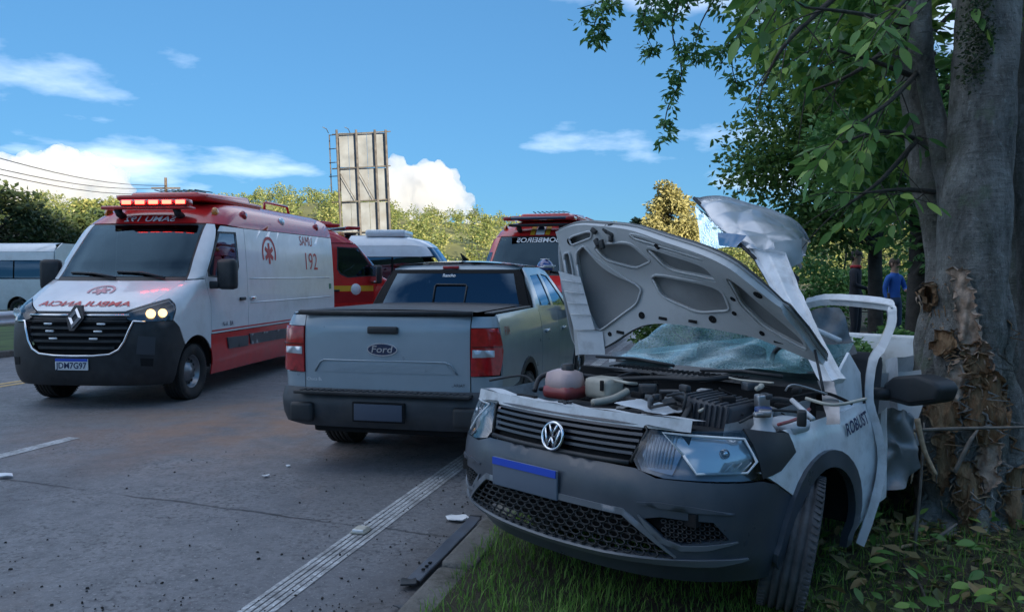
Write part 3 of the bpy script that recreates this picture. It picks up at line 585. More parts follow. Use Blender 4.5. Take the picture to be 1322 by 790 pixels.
# ------------------------------------------------------------------ clouds: closed lumpy volumes far away
def cloud(name, label, d, lumps, seed, dens, vox=3.6, disp=10.0):
    bm = bmesh.new(); R = random.Random(seed); s = d / 1040
    for px, py, r in lumps:
        c_ = at(px, py, d + R.uniform(-.3, .3) * r * s); bmesh.ops.create_icosphere(bm, subdivisions=2, radius=r * s, matrix=Matrix.Translation(c_) @ Matrix.Diagonal((1, .8, 1, 1)))
        for k in range(7):
            a, b = R.uniform(0, 2 * pi), R.uniform(-.3, 1.1); q = c_ + Vector((cos(a) * cos(b), sin(a) * cos(b) * .8, sin(b))) * r * s * .85; bmesh.ops.create_icosphere(bm, subdivisions=2, radius=r * s * R.uniform(.22, .45), matrix=Matrix.Translation(q))
    me = bpy.data.meshes.new(name); bm.to_mesh(me); bm.free(); o = bpy.data.objects.new(name, me); COL.objects.link(o)
    rm = o.modifiers.new('r', 'REMESH'); rm.mode = 'VOXEL'; rm.voxel_size = vox * s
    dg = bpy.context.evaluated_depsgraph_get(); me2 = bpy.data.meshes.new_from_object(o.evaluated_get(dg)); o.modifiers.clear(); o.data = me2
    nn = [v.normal.copy() for v in me2.vertices]
    for v, n_ in zip(me2.vertices, nn):
        q = v.co / s; k = noise.fractal(q * .07, .9, 2.1, 4) * .8 + noise.noise(q * .025) * .9; v.co += n_ * disp * s * k
    m = bpy.data.materials.new(name); m.use_nodes = True; N, L = m.node_tree.nodes, m.node_tree.links; N.remove(_p(m.node_tree))
    pv = N.new('ShaderNodeVolumePrincipled'); pv.inputs['Color'].default_value = (.87, .88, .90, 1); pv.inputs['Density'].default_value = dens / s; pv.inputs['Anisotropy'].default_value = .25; L.new(pv.outputs[0], N['Material Output'].inputs['Volume'])
    me2.materials.clear(); me2.materials.append(m); return tag(o, label, 'cloud')
cloud('cloud', 'billowing white cumulus cloud rising from the wooded hill beside the billboard', 2600, [(515, 225, 22), (530, 245, 30), (555, 235, 24), (575, 235, 20), (560, 262, 26), (590, 255, 20), (520, 275, 28), (605, 280, 16), (560, 290, 24), (612, 292, 12), (490, 250, 30), (470, 270, 26)], 3, .085)
cloud('cloud', 'broad cream white cumulus cloud behind the overhead wires', 3200, [(-60, 235, 45), (0, 240, 42), (40, 235, 38), (85, 222, 30), (60, 255, 34), (120, 232, 30), (150, 244, 20), (95, 255, 30), (20, 265, 36), (135, 262, 20)], 6, .08)

# ------------------------------------------------------------------ billboard seen from behind
def billboard():
    D = 88.; root = thing('billboard', 'tall weathered billboard seen from behind with rusty steel frame', 'billboard', at(470, 340, D))
    o = root.location.copy(); s = D / 1040; L = lambda px, py, dy=0.: at(px, py, D) - o + Vector((0, dy, 0))
    pm = mat('sheet_metal', (.16, .18, .21), .55, var=.28, vscale=.6, dirt=(.13, .11, .09), dirt_amt=.5, dscale=.5, detail=6); rm = mat('rusty_steel', (.085, .08, .078), .8, var=.4, vscale=2)
    xs = [437, 449, 461, 473, 485, 498]
    for i in range(5):
        for (ya, yb) in ((172, 216), (217, 260), (261, 312)):
            dx = lambda y: (y - 172) * .045
            MB().prism([L(xs[i] + dx(yb) + .25, yb), L(xs[i + 1] + dx(yb) - .25, yb), L(xs[i + 1] + dx(ya) - .25, ya), L(xs[i] + dx(ya) + .25, ya)], (0, .12, 0)).build('panel', pm, root)
    for px in (436, 461, 485, 499): MB().tube([L(px - .2, 169, -.55), L(px + 6.4, 316, -.55), L(px + 6.4, 370, -.5)], .13, 6).build('post', rm, root)
    for py in (173, 217, 260, 300): MB().tube([L(430, py + 2, -.45), L(505, py - 2, -.45)], .07, 5).build('beam', rm, root)
    for (a, b) in ((436, 461), (461, 485)): MB().tube([L(a, 217, -.5), L(b, 260, -.5)], .04, 5).build('brace', rm, root)
    # open side frame of the neighbouring face
    for px in (421, 433): MB().tube([L(px, 171, 1.5), L(px + 3, 246, 1.5)], .07, 5).build('post', rm, root)
    for py in (172, 190, 208, 226): MB().tube([L(421, py, 1.5), L(438, py + 1, .3)], .05, 5).build('beam', rm, root)
    for px in (424, 452): MB().tube([L(px, 172, 0), L(px - 1, 168, -.6), L(px - 4, 167, -1.2)], .04, 5).build('lamp_arm', rm, root)
billboard()

# ------------------------------------------------------------------ overhead wires, guard rail
wm = mat('cable_black', (.02, .02, .022), .7)
pm = mat('pole_wood', (.10, .08, .065), .9, var=.3)
for i, (a, b, lb) in enumerate([((-80, 182, 30), (215, 240, 62), 'topmost overhead wire crossing the white cloud'), ((-80, 200, 30), (215, 243, 62), 'middle overhead wire crossing the white cloud'), ((-80, 207, 30), (215, 250, 62), 'lowest overhead wire crossing the white cloud')]):
    A_, B_ = at(*a), at(*b); tag(MB().tube([A_.lerp(B_, k / 12) - Vector((0, 0, .5 * sin(pi * k / 12))) for k in range(13)], .02, 5).build('overhead_wire', wm), lb, 'wire', 'overhead wires')
A_ = at(215, 300, 62); pr = thing('utility_pole', 'thin utility pole carrying the wires behind the ambulance', 'pole', (A_.x, A_.y, 0)); MB().tube([(0, 0, -.1), (0, 0, 9.0)], [.16, .11], 8).build('post', pm, pr); MB().box((0, 0, 8.2), (2.2, .12, .12)).build('crossarm', pm, pr)

def guard_rail():
    root = thing('guard_rail', 'white steel guard rail along the grassy median in front of the bus', 'guard rail', rd(14, -13.75, .12), -RAZ); m = mat('galvanised', (.62, .64, .66), .45, .3, var=.1, vscale=3)
    prof = [(.0, -.15), (.02, -.13), (.075, -.10), (.075, -.05), (.01, -.015), (.01, .015), (.075, .05), (.075, .10), (.02, .13), (0, .15)]
    b = MB(); vs = [(x, y, .58 + z) for y in (-9, 14) for x, z in prof]; n = len(prof); b.add(vs, [(i, i + 1, n + i + 1, n + i) for i in range(n - 1)], True); b.build('rail', m, root, fix=False)
    for k in range(12): MB().rbox((-.07, -8 + 2 * k, .34), (.10, .06, .74), .008).build('post', m, root)
guard_rail()
# ------------------------------------------------------------------ high-roof vans (ambulance and fire-brigade rescue vans share one body)
def star_of_life(name, fn, R, m, parent):
    b = MB(); q = lambda a, r: fn(r * cos(a), r * sin(a))
    for k in range(3):
        a = radians(90 + 60 * k); d = Vector((cos(a), sin(a))); n_ = Vector((-d.y, d.x)); w = R * .13
        b.add([fn(*(d * R * .62 * s1 + n_ * w * s2)) for s1, s2 in ((-1, -1), (1, -1), (1, 1), (-1, 1))], [(0, 1, 2, 3)])
    b.build(name, m, parent, fix=False); r = MB(); n = 22
    for k in range(n):
        a0, a1 = radians(-25 + 230 * k / n), radians(-25 + 230 * (k + 1) / n); r.add([q(a0, R * .82), q(a1, R * .82), q(a1, R), q(a0, R)], [(0, 1, 2, 3)])
    r.build('emblem_ring', m, parent, fix=False)

def van(name, label, pos, a, style, L=6.2, full=True):
    root = thing(name, label, 'ambulance' if style == 'samu' else 'van', (pos[0], pos[1], 0), -a)
    S = Shell([(.24, .12), (.32, .05), (.45, .01), (.7, 0), (.95, .02), (1.08, .06), (1.17, .14), (1.27, .33), (1.40, .62), (1.51, .88), (1.8, 1.14), (2.1, 1.41), (2.26, 1.57), (2.38, 1.70), (2.48, 1.86), (2.58, 2.10), (2.64, 2.4), (2.67, 2.8)],
              [(.24, .96), (.35, .99), (.6, 1.02), (1.1, 1.03), (1.5, 1.02), (2.1, .985), (2.28, .965), (2.42, .925), (2.54, .84), (2.62, .70), (2.67, .5)], [(.24, .5), (1.1, .55), (1.3, .45), (1.5, .28), (2.2, .26), (2.4, .5), (2.67, .9)], 2.7)
    W, Rd = MATS['white_paint'], MATS['red_paint']; BK, V = MATS['black_plastic'], MATS['dark_void']
    up = W if style == 'samu' else Rd; low = Rd if style == 'samu' else Rd
    AC, AR = (.93, .36), .455; Bx = L - 1.25
    # bumper with the grille mouth cut out
    mouth = sym([(.70, 1.03), (.60, .78), (.47, .655), (.25, .635)]); 
    bump = sym([(.60, 1.10)])[:1] + X([(.60, 1.035), (.72, 1.015)]) + Y([(.40, 1.02), (.50, .94), (.61, .76)] + arc(*AC, AR, 128, 181, 6) + [(.46, .27)]) + X([(.80, .27)])
    half = bump + X([(-.80, .27)]) + []
    full_out = X([(.70, 1.035)]) + Y([(.40, 1.02), (.50, .94), (.60, .77)] + arc(*AC, AR, 130, 178, 6) + [(.45, .27)]); mir = [(k, -v if k == 'x' else v, z) for k, v, z in reversed(full_out)]
    # bumper halves as one wrap: right side given, left mirrored in surface coordinates
    rp = S.poly(full_out[:]); rp = rp[:]                                    # closes back to the first point, trimmed below
    edge = []
    for i in range(len(full_out) - 1):
        seg = S.poly([full_out[i], full_out[i + 1]]); cut = len(seg) // 2 if full_out[i][0] == full_out[i + 1][0] else 1
        edge += seg[:max(1, cut)]
    edge.append((S.q(*full_out[-1]), full_out[-1][2])); ring = edge + [(-u, z) for u, z in reversed(edge)]
    sheet(S.pt, ring, [S.poly(mouth)], .07, 0., .03).build('bumper', BK if style != 'plain' else up, root, fix=False)
    # grille: dark backing, bars, chrome surround, badge
    sheet(S.pt, S.poly(sym([(.68, 1.09), (.60, .78), (.47, .655), (.25, .635)])), [], .08, -.06, 0).build('grille_backing', V, root, fix=False)
    for z, w_ in ((1.035, .60), (.955, .62), (.875, .60), (.80, .55), (.72, .48)):
        sheet(S.pt, S.poly(sym([(w_, z + .016), (w_, z - .016)])), [], .06, -.02, .03).build('grille_bar', BK, root, fix=False)
    if style == 'samu':
        for x, z in ((-.33, 1.0), (.33, 1.0), (-.25, .83), (.25, .83), (-.30, .915), (.30, .915)): box_at('strobe', S.front(x, z) + Vector((0, -.012, 0)), (.10, .02, .022), MATS['lamp_clear'], root, .006)
    ch = MB(); path = [(-.68, 1.03), (-.645, .93), (-.60, .80), (-.54, .705), (-.44, .65), (-.25, .632), (0, .628), (.25, .632), (.44, .65), (.54, .705), (.60, .80), (.645, .93), (.68, 1.03), (.80, 1.02)]; path = [(-.80, 1.02)] + path
    ch.tube([S.front(x, z) + Vector((0, -.008, 0)) for x, z in path], .014, 6); ch.build('grille_trim', MATS['chrome'], root)
    MB().tube([S.front(x, 1.10) + Vector((0, -.006, 0)) for x in (-.62, -.4, -.2, -.1)], .014, 6).build('grille_trim', MATS['chrome'], root); MB().tube([S.front(x, 1.10) + Vector((0, -.006, 0)) for x in (.1, .2, .4, .62)], .014, 6).build('grille_trim', MATS['chrome'], root)
    c0 = S.front(0, 1.07) + Vector((0, -.03, 0)); dz = Vector((0, .45, 1)).normalized()
    bd = MB(); hw, hh = .085, .13; o_ = [Vector((-hw, 0, 0)), dz * -hh, Vector((hw, 0, 0)), dz * hh]; i_ = [p * .42 for p in o_]; fw = Vector((0, -.02, .009)); vs = [c0 + p for p in o_] + [c0 + p * .72 + fw for p in o_] + [c0 + p for p in i_]
    bd.add(vs, [(k, (k + 1) % 4, 4 + (k + 1) % 4, 4 + k) for k in range(4)] + [(4 + k, 4 + (k + 1) % 4, 8 + (k + 1) % 4, 8 + k) for k in range(4)]); MB().prism([c0 + Vector((0, .012, 0)) + Vector((x, 0, 0)) + dz * z for x, z in ((-.11, 0), (-.03, -.16), (.03, -.16), (.11, 0), (.05, .15), (-.05, .15))], (0, .03, .01)).build('badge_plinth', BK, root); bd.build('badge', MATS['chrome'], root, fix=False)
    # headlamps, bonnet, wings
    hl = X([(.56, 1.135), (.60, 1.06), (.72, 1.02)]) + Y([(.40, 1.03), (.47, 1.15), (.52, 1.285)]) + X([(.78, 1.235)])
    S.panel('headlamp', hl, MATS['lamp_dark'], root, off=-.02, step=.05)
    S.panel('headlamp_lens', hl, MATS['lens'], root, off=.004, step=.05, skirt=.004)
    for g in (1, -1):
        for q_, (u, z, r) in enumerate(((.83, 1.115, .050), (.93, 1.12, .046))):
            c_ = S.front(u, z); c_.x *= g; lit = style == 'samu' and g > 0
            MB().lathe([(.001, -.012), (r * .6, -.016), (r, -.03), (r * 1.1, -.028)], 16, Matrix.Translation(c_ + Vector((0, .005, 0))) @ Matrix.Rotation(-pi / 2 - .35 * g * -1, 4, 'Z') @ Matrix.Rotation(pi, 4, 'Z')).build('reflector', MATS['lamp_lit'] if lit else MATS['lamp_clear'], root)
        S_ = [S.front(x, z) for x, z in ((.60, 1.135), (.75, 1.20))]
    bon = sym([(.555, 1.145), (.76, 1.235), (.83, 1.40), (.86, 1.495)])
    S.panel('bonnet', bon, up, root, mid=True)
    S.panel('grille_header', sym([(.555, 1.14), (.60, 1.06), (.10, 1.05)]), BK, root, mid=True, off=-.012)
    wing = X([(.768, 1.24)]) + Y([(.53, 1.29), (.48, 1.16), (.405, 1.03), (.51, .945), (.615, .775)] + arc(*AC, AR, 127, 34, 12) + [(1.30, .80), (1.30, 1.20), (1.17, 1.515)]) + X([(.868, 1.50)])
    S.panel('wing', wing, up, root)
    S.panel('cowl', sym([(.868, 1.50), (.872, 1.535)]), BK, root, mid=True, off=-.006)
    # windscreen, pillars, doors
    S.panel('windscreen_surround', sym([(.875, 1.52), (.80, 2.262)]), BK, root, mid=True, holes=[sym([(.845, 1.555), (.775, 2.235)])], off=-.004)
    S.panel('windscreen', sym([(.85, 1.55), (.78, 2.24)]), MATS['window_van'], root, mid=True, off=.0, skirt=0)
    S.panel('door_pillar', X([(.878, 1.522), (.803, 2.262)]) + Y([(1.70, 2.255), (1.64, 2.18), (1.175, 1.525)]), up, root)
    for x0, x1, zz in ((.62, -.05, 1.60), (-.02, -.70, 1.59)): MB().tube([S.front(x0, 1.535) + Vector((0, -.03, 0)), S.front((x0 + x1) / 2, zz) + Vector((0, -.03, .0)), S.front(x1, zz + .01) + Vector((0, -.02, 0))], .014, 6).build('wiper', BK, root)
    win = Y([(1.66, 2.13), (2.13, 2.145), (2.15, 1.70), (2.08, 1.60), (1.92, 1.535), (1.30, 1.57), (1.29, 1.62)])
    door = Y([(1.31, .80), (2.42, .80), (2.42, 2.235), (1.735, 2.235), (1.66, 2.17), (1.185, 1.515), (1.31, 1.20)])
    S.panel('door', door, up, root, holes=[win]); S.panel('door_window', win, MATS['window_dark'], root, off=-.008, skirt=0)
    ins = Y([(1.64, 2.155), (2.155, 2.17), (2.175, 1.69), (2.10, 1.58), (1.93, 1.51), (1.265, 1.55), (1.255, 1.63)]); S.panel('window_seal', ins, BK, root, holes=[win], off=.004, skirt=.006)
    rear = Y([(2.43, .80), (L, .80), (L, 2.265), (2.43, 2.235)]); S.panel('side_panel', rear, up, root, step=.15)
    # lower band with arches
    lowp = Y([(1.30, .79)] + [p for p in arc(*AC, AR, 33, -4, 5)] + [(1.40, .26), (Bx - AR, .26)] + arc(Bx, .36, AR, 180, 62, 8) + [(Bx + .24, .79)])
    S.panel('lower_panel', lowp, low, root, step=.12)
    S.panel('lower_panel', Y([(Bx + .24, .79)] + arc(Bx, .36, AR, 58, -8, 6) + [(L, .27), (L, .79)]), low, root, step=.12)
    mould = MATS['grey_mould']
    for y0, y1 in ((1.74, 2.40), (2.44, Bx - .58)): S.panel('side_moulding', Y([(y0, .72), (y0 + .06, .565), (y1, .555), (y1, .70)]), mould, root, off=.018, step=.05, skirt=.02)
    # creases in the load bay side
    for z, y0, y1 in ((1.52, 2.5, L - .25), (1.17, 2.5, L - .2)):
        for g in (1, -1): MB().tube([Vector((g * (S.w(z) + .001), y0 + (y1 - y0) * k / 8, z)) for k in range(9)], .009, 6).build('crease', up, root)
    # roof cap and lid
    lid = S.poly(Y([(L - .02, 2.275), (L - .02, 2.66)]))
    capr = [('x', 0, 2.27), ('x', .5, 2.27), ('x', .80, 2.272)] + Y([(1.72, 2.265), (2.43, 2.245), (L, 2.275), (L, 2.662), (3.7, 2.662)]) + [('x', .0, 2.662)]
    e2 = []
    for i in range(len(capr) - 1):
        A_, B_ = capr[i], capr[i + 1]
        if A_[0] == B_[0]:
            n = max(1, int(math.hypot(A_[1] - B_[1], A_[2] - B_[2]) / .12)); e2 += [(S.q(A_[0], A_[1] + (B_[1] - A_[1]) * k / n, A_[2] + (B_[2] - A_[2]) * k / n), A_[2] + (B_[2] - A_[2]) * k / n) for k in range(n)]
        else: e2.append((S.q(*A_), A_[2]))
    e2.append((0, 2.662)); ringc = e2[1:] if False else e2; cap_ring = [p for p in e2 if p[0] > 1e-6]; cap_ring = cap_ring + [(-u, z) for u, z in reversed(cap_ring)]
    sheet(S.pt, cap_ring, [], .09, 0, .02).build('roof_cap', Rd, root, fix=False)
    t = MB(); t.grid(lambda u, v: (S.w(2.66) * (2 * u - 1), 2.72 + (L - 2.72) * v, 2.663 + .012 * (1 - (2 * u - 1) ** 2)), 6, 10); t.build('roof', Rd, root)
    MB().add([], []) or None
    rp = MB(); rp.prism([(-.96, L - .004, .27), (.96, L - .004, .27), (1.0, L - .004, 1.2), (.95, L - .004, 2.3), (.6, L - .004, 2.64), (-.6, L - .004, 2.64), (-.95, L - .004, 2.3), (-1.0, L - .004, 1.2)], (0, .03, 0)); rp.build('rear_doors', up, root)
    # roof gear
    vent = MB(); vent.rbox((0, 2.85, 2.70), (1.34, 1.9, .20), .08, seg=3, fn=lambda p: (p.x * (1 - .25 * (p.z > 0)), p.y * (1 - .10 * (p.z > 0)) , p.z - .10 * max(0, -p.y - .2) * (p.z > 0))); vo_ = vent.build('roof_unit', Rd, root)
    for k in range(8): MB().rbox((-.33 + .094 * k, 2.52, 2.791), (.022, .42, .012), .004, Matrix.Rotation(-.12 * (k - 3.5) / 3.5, 3, 'Z')).build('vent_slot', V, root)
    lb = MB(); lb.rbox((0, 1.62, 2.475), (1.22, .26, .05), .02); lb.build('visor', Rd if style == 'samu' else BK, root)
    if style == 'samu':
        MB().rbox((.16, 1.54, 2.535), (.98, .15, .085), .03).build('light_bar', MATS['bar_lens'], root)
        for k in range(5): box_at('beacon_light', (-.22 + .19 * k, 1.462, 2.54), (.13, .012, .05), MATS['beacon_on'], root, .008)
    else:
        MB().rbox((0, 1.60, 2.60), (1.36, .30, .06), .025).build('light_bar', MATS['bar_blue'], root)
        for g in (-1, 1): box_at('beacon_light', (g * .62, 1.60, 2.60), (.16, .31, .07), MATS['lamp_red' if g > 0 else 'bar_lens'], root, .02)
    for g in (-1, 1): MB().tube([(g * .42, 1.58, 2.46), (g * .42, 1.62, 2.40), (g * .42, 1.72, 2.36)], .05, 8).build('bracket', BK, root)
    for g in (-1, 1):
        for y, m_ in ((1.95, 'lamp_amber'), (2.55, 'lamp_red'), (3.95, 'lamp_clear'), (5.55, 'lamp_red')):
            if y < L - .3: c_ = S.side(y, 2.43); MB().lathe([(.001, .035), (.05, .03), (.075, 0), (.075, -.02)], 14, Matrix.Translation(Vector((c_.x * g, c_.y, c_.z))) @ Matrix.Rotation(0 if g > 0 else pi, 4, 'Z')).build('marker_lamp', MATS[m_], root)
    MB().tube([(.35, 4.6, 2.67), (.35, 4.6, 2.80), (.35, 4.7, 2.82), (.35, 5.6, 2.82), (.35, 5.7, 2.67)], .025, 6).build('roof_rail', Rd, root); MB().tube([(-.35, 4.6, 2.67), (-.35, 4.6, 2.80), (-.35, 4.7, 2.82), (-.35, 5.5, 2.82)], .025, 6).build('roof_rail', Rd, root)
    # mirrors, handles
    for g in (1, -1):
        mr = MB(); mr.rbox((g * 1.24, 1.35, 1.58), (.26, .14, .40), .055, Matrix.Rotation(-.15 * g, 3, 'Z')); mr.rbox((g * 1.06, 1.33, 1.44), (.16, .10, .10), .03); mo = mr.build('mirror', BK, root); MB().rbox((g * 1.24, 1.425, 1.58), (.20, .01, .33), .004, Matrix.Rotation(-.15 * g, 3, 'Z')).build('mirror_glass', MATS['chrome'], mo)
        MB().rbox((g * 1.045, 2.22, 1.235), (.03, .17, .045), .012).build('door_handle', BK, root); MB().rbox((g * 1.045, 2.56, 1.235), (.03, .16, .045), .012).build('door_handle', BK if style != 'samu' else MATS['chrome'], root)
        wheel(root, (g * .86, AC[0], .352), .352, .24, g, MATS['steel_wheel'], MATS['tyre_rubber'], .60, 'steel'); wheel(root, (g * .86, Bx, .352), .352, .24, g, MATS['steel_wheel'], MATS['tyre_rubber'], .60, 'steel')
        MB().grid(lambda u, v: (g * (.60 + .36 * u), AC[0] + .46 * cos(pi * v), .36 + .46 * sin(pi * v)), 2, 14).build('wheel_well', V, root, fix=False)
        # fog lamp pod in the bumper
        S.panel('fog_pod', Y([(.30, .86), (.52, .80), (.50, .62), (.28, .60)]) if False else X([(.74, .86), (.90, .84), (.89, .63), (.72, .65)]), mat('pod_grey', (.05, .055, .065), .35), root, both=False, off=.006) if g > 0 else None
    S.panel('fog_pod', X([(.76, .60), (.88, .59), (.87, .50), (.76, .51)]), V, root, off=.004)
    # cabin
    cb = MB(); cb.box((0, 2.50, 1.5), (1.86, .04, 1.5)); cb.build('bulkhead', MATS['interior'], root); MB().rbox((0, 1.32, 1.36), (1.7, .55, .24), .08).build('dashboard', MATS['interior'], root)
    for x in (-.48, .48):
        st = MB(); st.rbox((x, 2.18, 1.42), (.50, .16, .85), .07, Matrix.Rotation(-.12, 3, 'X')); st.rbox((x, 2.24, 1.92), (.27, .10, .22), .04); st.rbox((x, 1.92, 1.04), (.52, .52, .16), .06); st.build('seat', MATS['interior'], root)
    MB().lathe([(.19, -.012), (.205, 0), (.19, .012), (.178, 0)], 24, Matrix.Translation((.48, 1.62, 1.42)) @ Matrix.Rotation(radians(65), 4, 'Y') @ Matrix.Rotation(pi / 2, 4, 'Z') if 0 else Matrix.Translation((.48, 1.62, 1.45)) @ Matrix.Rotation(pi / 2, 4, 'Z') @ Matrix.Rotation(-.5, 4, 'Y'), closed=True).build('steering_wheel', BK, root)
    # plate
    pc = S.front(-.02, .53) + Vector((0, -.012, 0)); MB().rbox(pc, (.41, .012, .135), .01).build('number_plate', MATS['white_print'], root); MB().box(pc + Vector((0, -.0085, .052)), (.40, .004, .03)).build('plate_band', mat('plate_blue', (.02, .08, .55), .4), root)
    if style == 'samu':
        lettering('plate_text', 'JDM7G97', .098, plate_flat(pc + Vector((0, -.010, -.016)), (1, 0, 0), (0, 0, 1)), mat('plate_ink', (.02, .03, .09), .5), root, stretch=.95)
        fb = lambda x0, z0, k: (lambda u, v: S.pt(S.q('x', x0 + u, z0 + v * k), z0 + v * k) + Vector((0, -.003, .006)))
        lettering('bonnet_text', 'AMBULANCIA', .185, fb(-.02, 1.222, .40), MATS['red_print'], root, flip=True, bold=.015)
        star_of_life('bonnet_emblem', lambda u, v: S.front(u, 1.37 + v * .38) + Vector((0, -.003, .007)), .17, MATS['red_faint'], root)
        lettering('roof_text', 'SAMU 192', .165, lambda u, v: S.front(.02 + u, 2.318 + v * .66) + Vector((0, -.012, .008)), MATS['white_print'], root, flip=True, bold=.012)
        sd = lambda y0, z0: (lambda u, v: S.side(y0 + u, z0 + v) + Vector((.004, 0, 0)))
        star_of_life('side_emblem', sd(3.25, 1.90), .26, MATS['red_print'], root); lettering('side_text', 'SAMU', .235, sd(4.86, 2.145), MATS['red_print'], root, bold=-.005); lettering('side_text', '192', .42, sd(5.03, 1.79), MATS['red_print'], root, bold=0, stretch=1.08)
        S.panel('side_stripe', Y([(1.32, .845), (L, .845), (L, .825), (1.32, .825)]), MATS['red_print'], root, off=.003, skirt=0, step=.2)
        MB().box((S.w(1.34) + .003, L - .22, 1.36), (.004, .11, .10)).build('sticker', mat('sticker_green', (.05, .22, .12), .5), root); lettering('door_text', 'N-A  BA', .09, sd(1.78, .905), mat('plate_ink', (.02, .03, .09), .5), root, bold=0)
    else:
        lettering('windscreen_text', 'BOMBEIROS', .215, lambda u, v: S.front(u * .92, 2.175 + v * .62) + Vector((0, -.006, .004)), MATS['white_print'], root, flip=True, bold=.02, stretch=.82)
        for g, mm in ((-1, 'stripe_gold'), (1, 'stripe_gold'), (0, 'white_print')):
            w_ = .045 if g else .085; S.panel('brow_stripe', X([(g * .15 - w_, 2.285), (g * .15 + w_, 2.285), (g * .15 + w_, 2.50), (g * .15 - w_, 2.50)]), MATS[mm], root, off=.004 + .001 * g, skirt=0, both=False)
        MB().lathe([(.001, -.01), (.06, -.008), (.065, 0)], 16, Matrix.Translation(S.front(0, 2.40) + Vector((0, -.012, .01))) @ Matrix.Rotation(pi / 2, 4, 'Z')).build('brow_emblem', mat('plate_ink', (.02, .03, .09), .5), root)
        S.panel('side_stripe', Y([(1.32, 1.34), (L, 1.34), (L, 1.22), (1.32, 1.22)]), MATS['stripe_gold'], root, off=.004, skirt=0, step=.2); S.panel('side_stripe', Y([(1.32, 1.20), (L, 1.20), (L, .98), (1.32, .98)]), MATS['stripe_red'], root, off=.004, skirt=0, step=.2)
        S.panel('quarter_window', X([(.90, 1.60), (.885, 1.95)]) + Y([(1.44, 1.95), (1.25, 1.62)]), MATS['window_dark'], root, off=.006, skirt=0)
        for g in (1, -1): MB().lathe([(.001, .008), (.12, .007), (.125, -.004)], 20, Matrix.Translation((g * S.w(1.27), 1.42 + .32, 1.26)) @ Matrix.Rotation(0 if g > 0 else pi, 4, 'Z')).build('door_emblem', MATS['white_print'], root)
    return root
mat('lamp_dark', (.08, .085, .095), .2, .6, coat=1.); mat('lamp_lit', (.9, .7, .4), .2, emit=(1, .58, .22), estr=.9); mat('grey_mould', (.075, .08, .09), .45, var=.15)
mat('bar_lens', (.45, .012, .012), .15, coat=1.); mat('bar_blue', (.03, .05, .09), .15, coat=1.); mat('beacon_on', (.9, .02, .02), .3, emit=(1, .025, .015), estr=9.); mat('red_faint', (.62, .30, .33), .4)
mat('stripe_gold', (.75, .40, .03), .4); mat('stripe_red', (.36, .012, .015), .35); glass('window_van', (.13, .17, .19), ior=1.55, refl_tint=(.42, .72, 1.))  # window_van: blue of a clear-sky reflection put into the glossy colour
van('ambulance', 'white and red emergency ambulance with lit roof beacons', (-5.105, 9.35), .110, 'samu')
van('rescue_van', 'red fire rescue van facing forward behind the grey pickup', (.12, 14.7), .27, 'fire', 5.5).scale = (1.04, 1.04, 1.04)
van('rescue_van', 'red rescue van with yellow stripe parked behind the white ambulance', (-2.65, 19.3), pi + .90, 'fire2', 5.05)

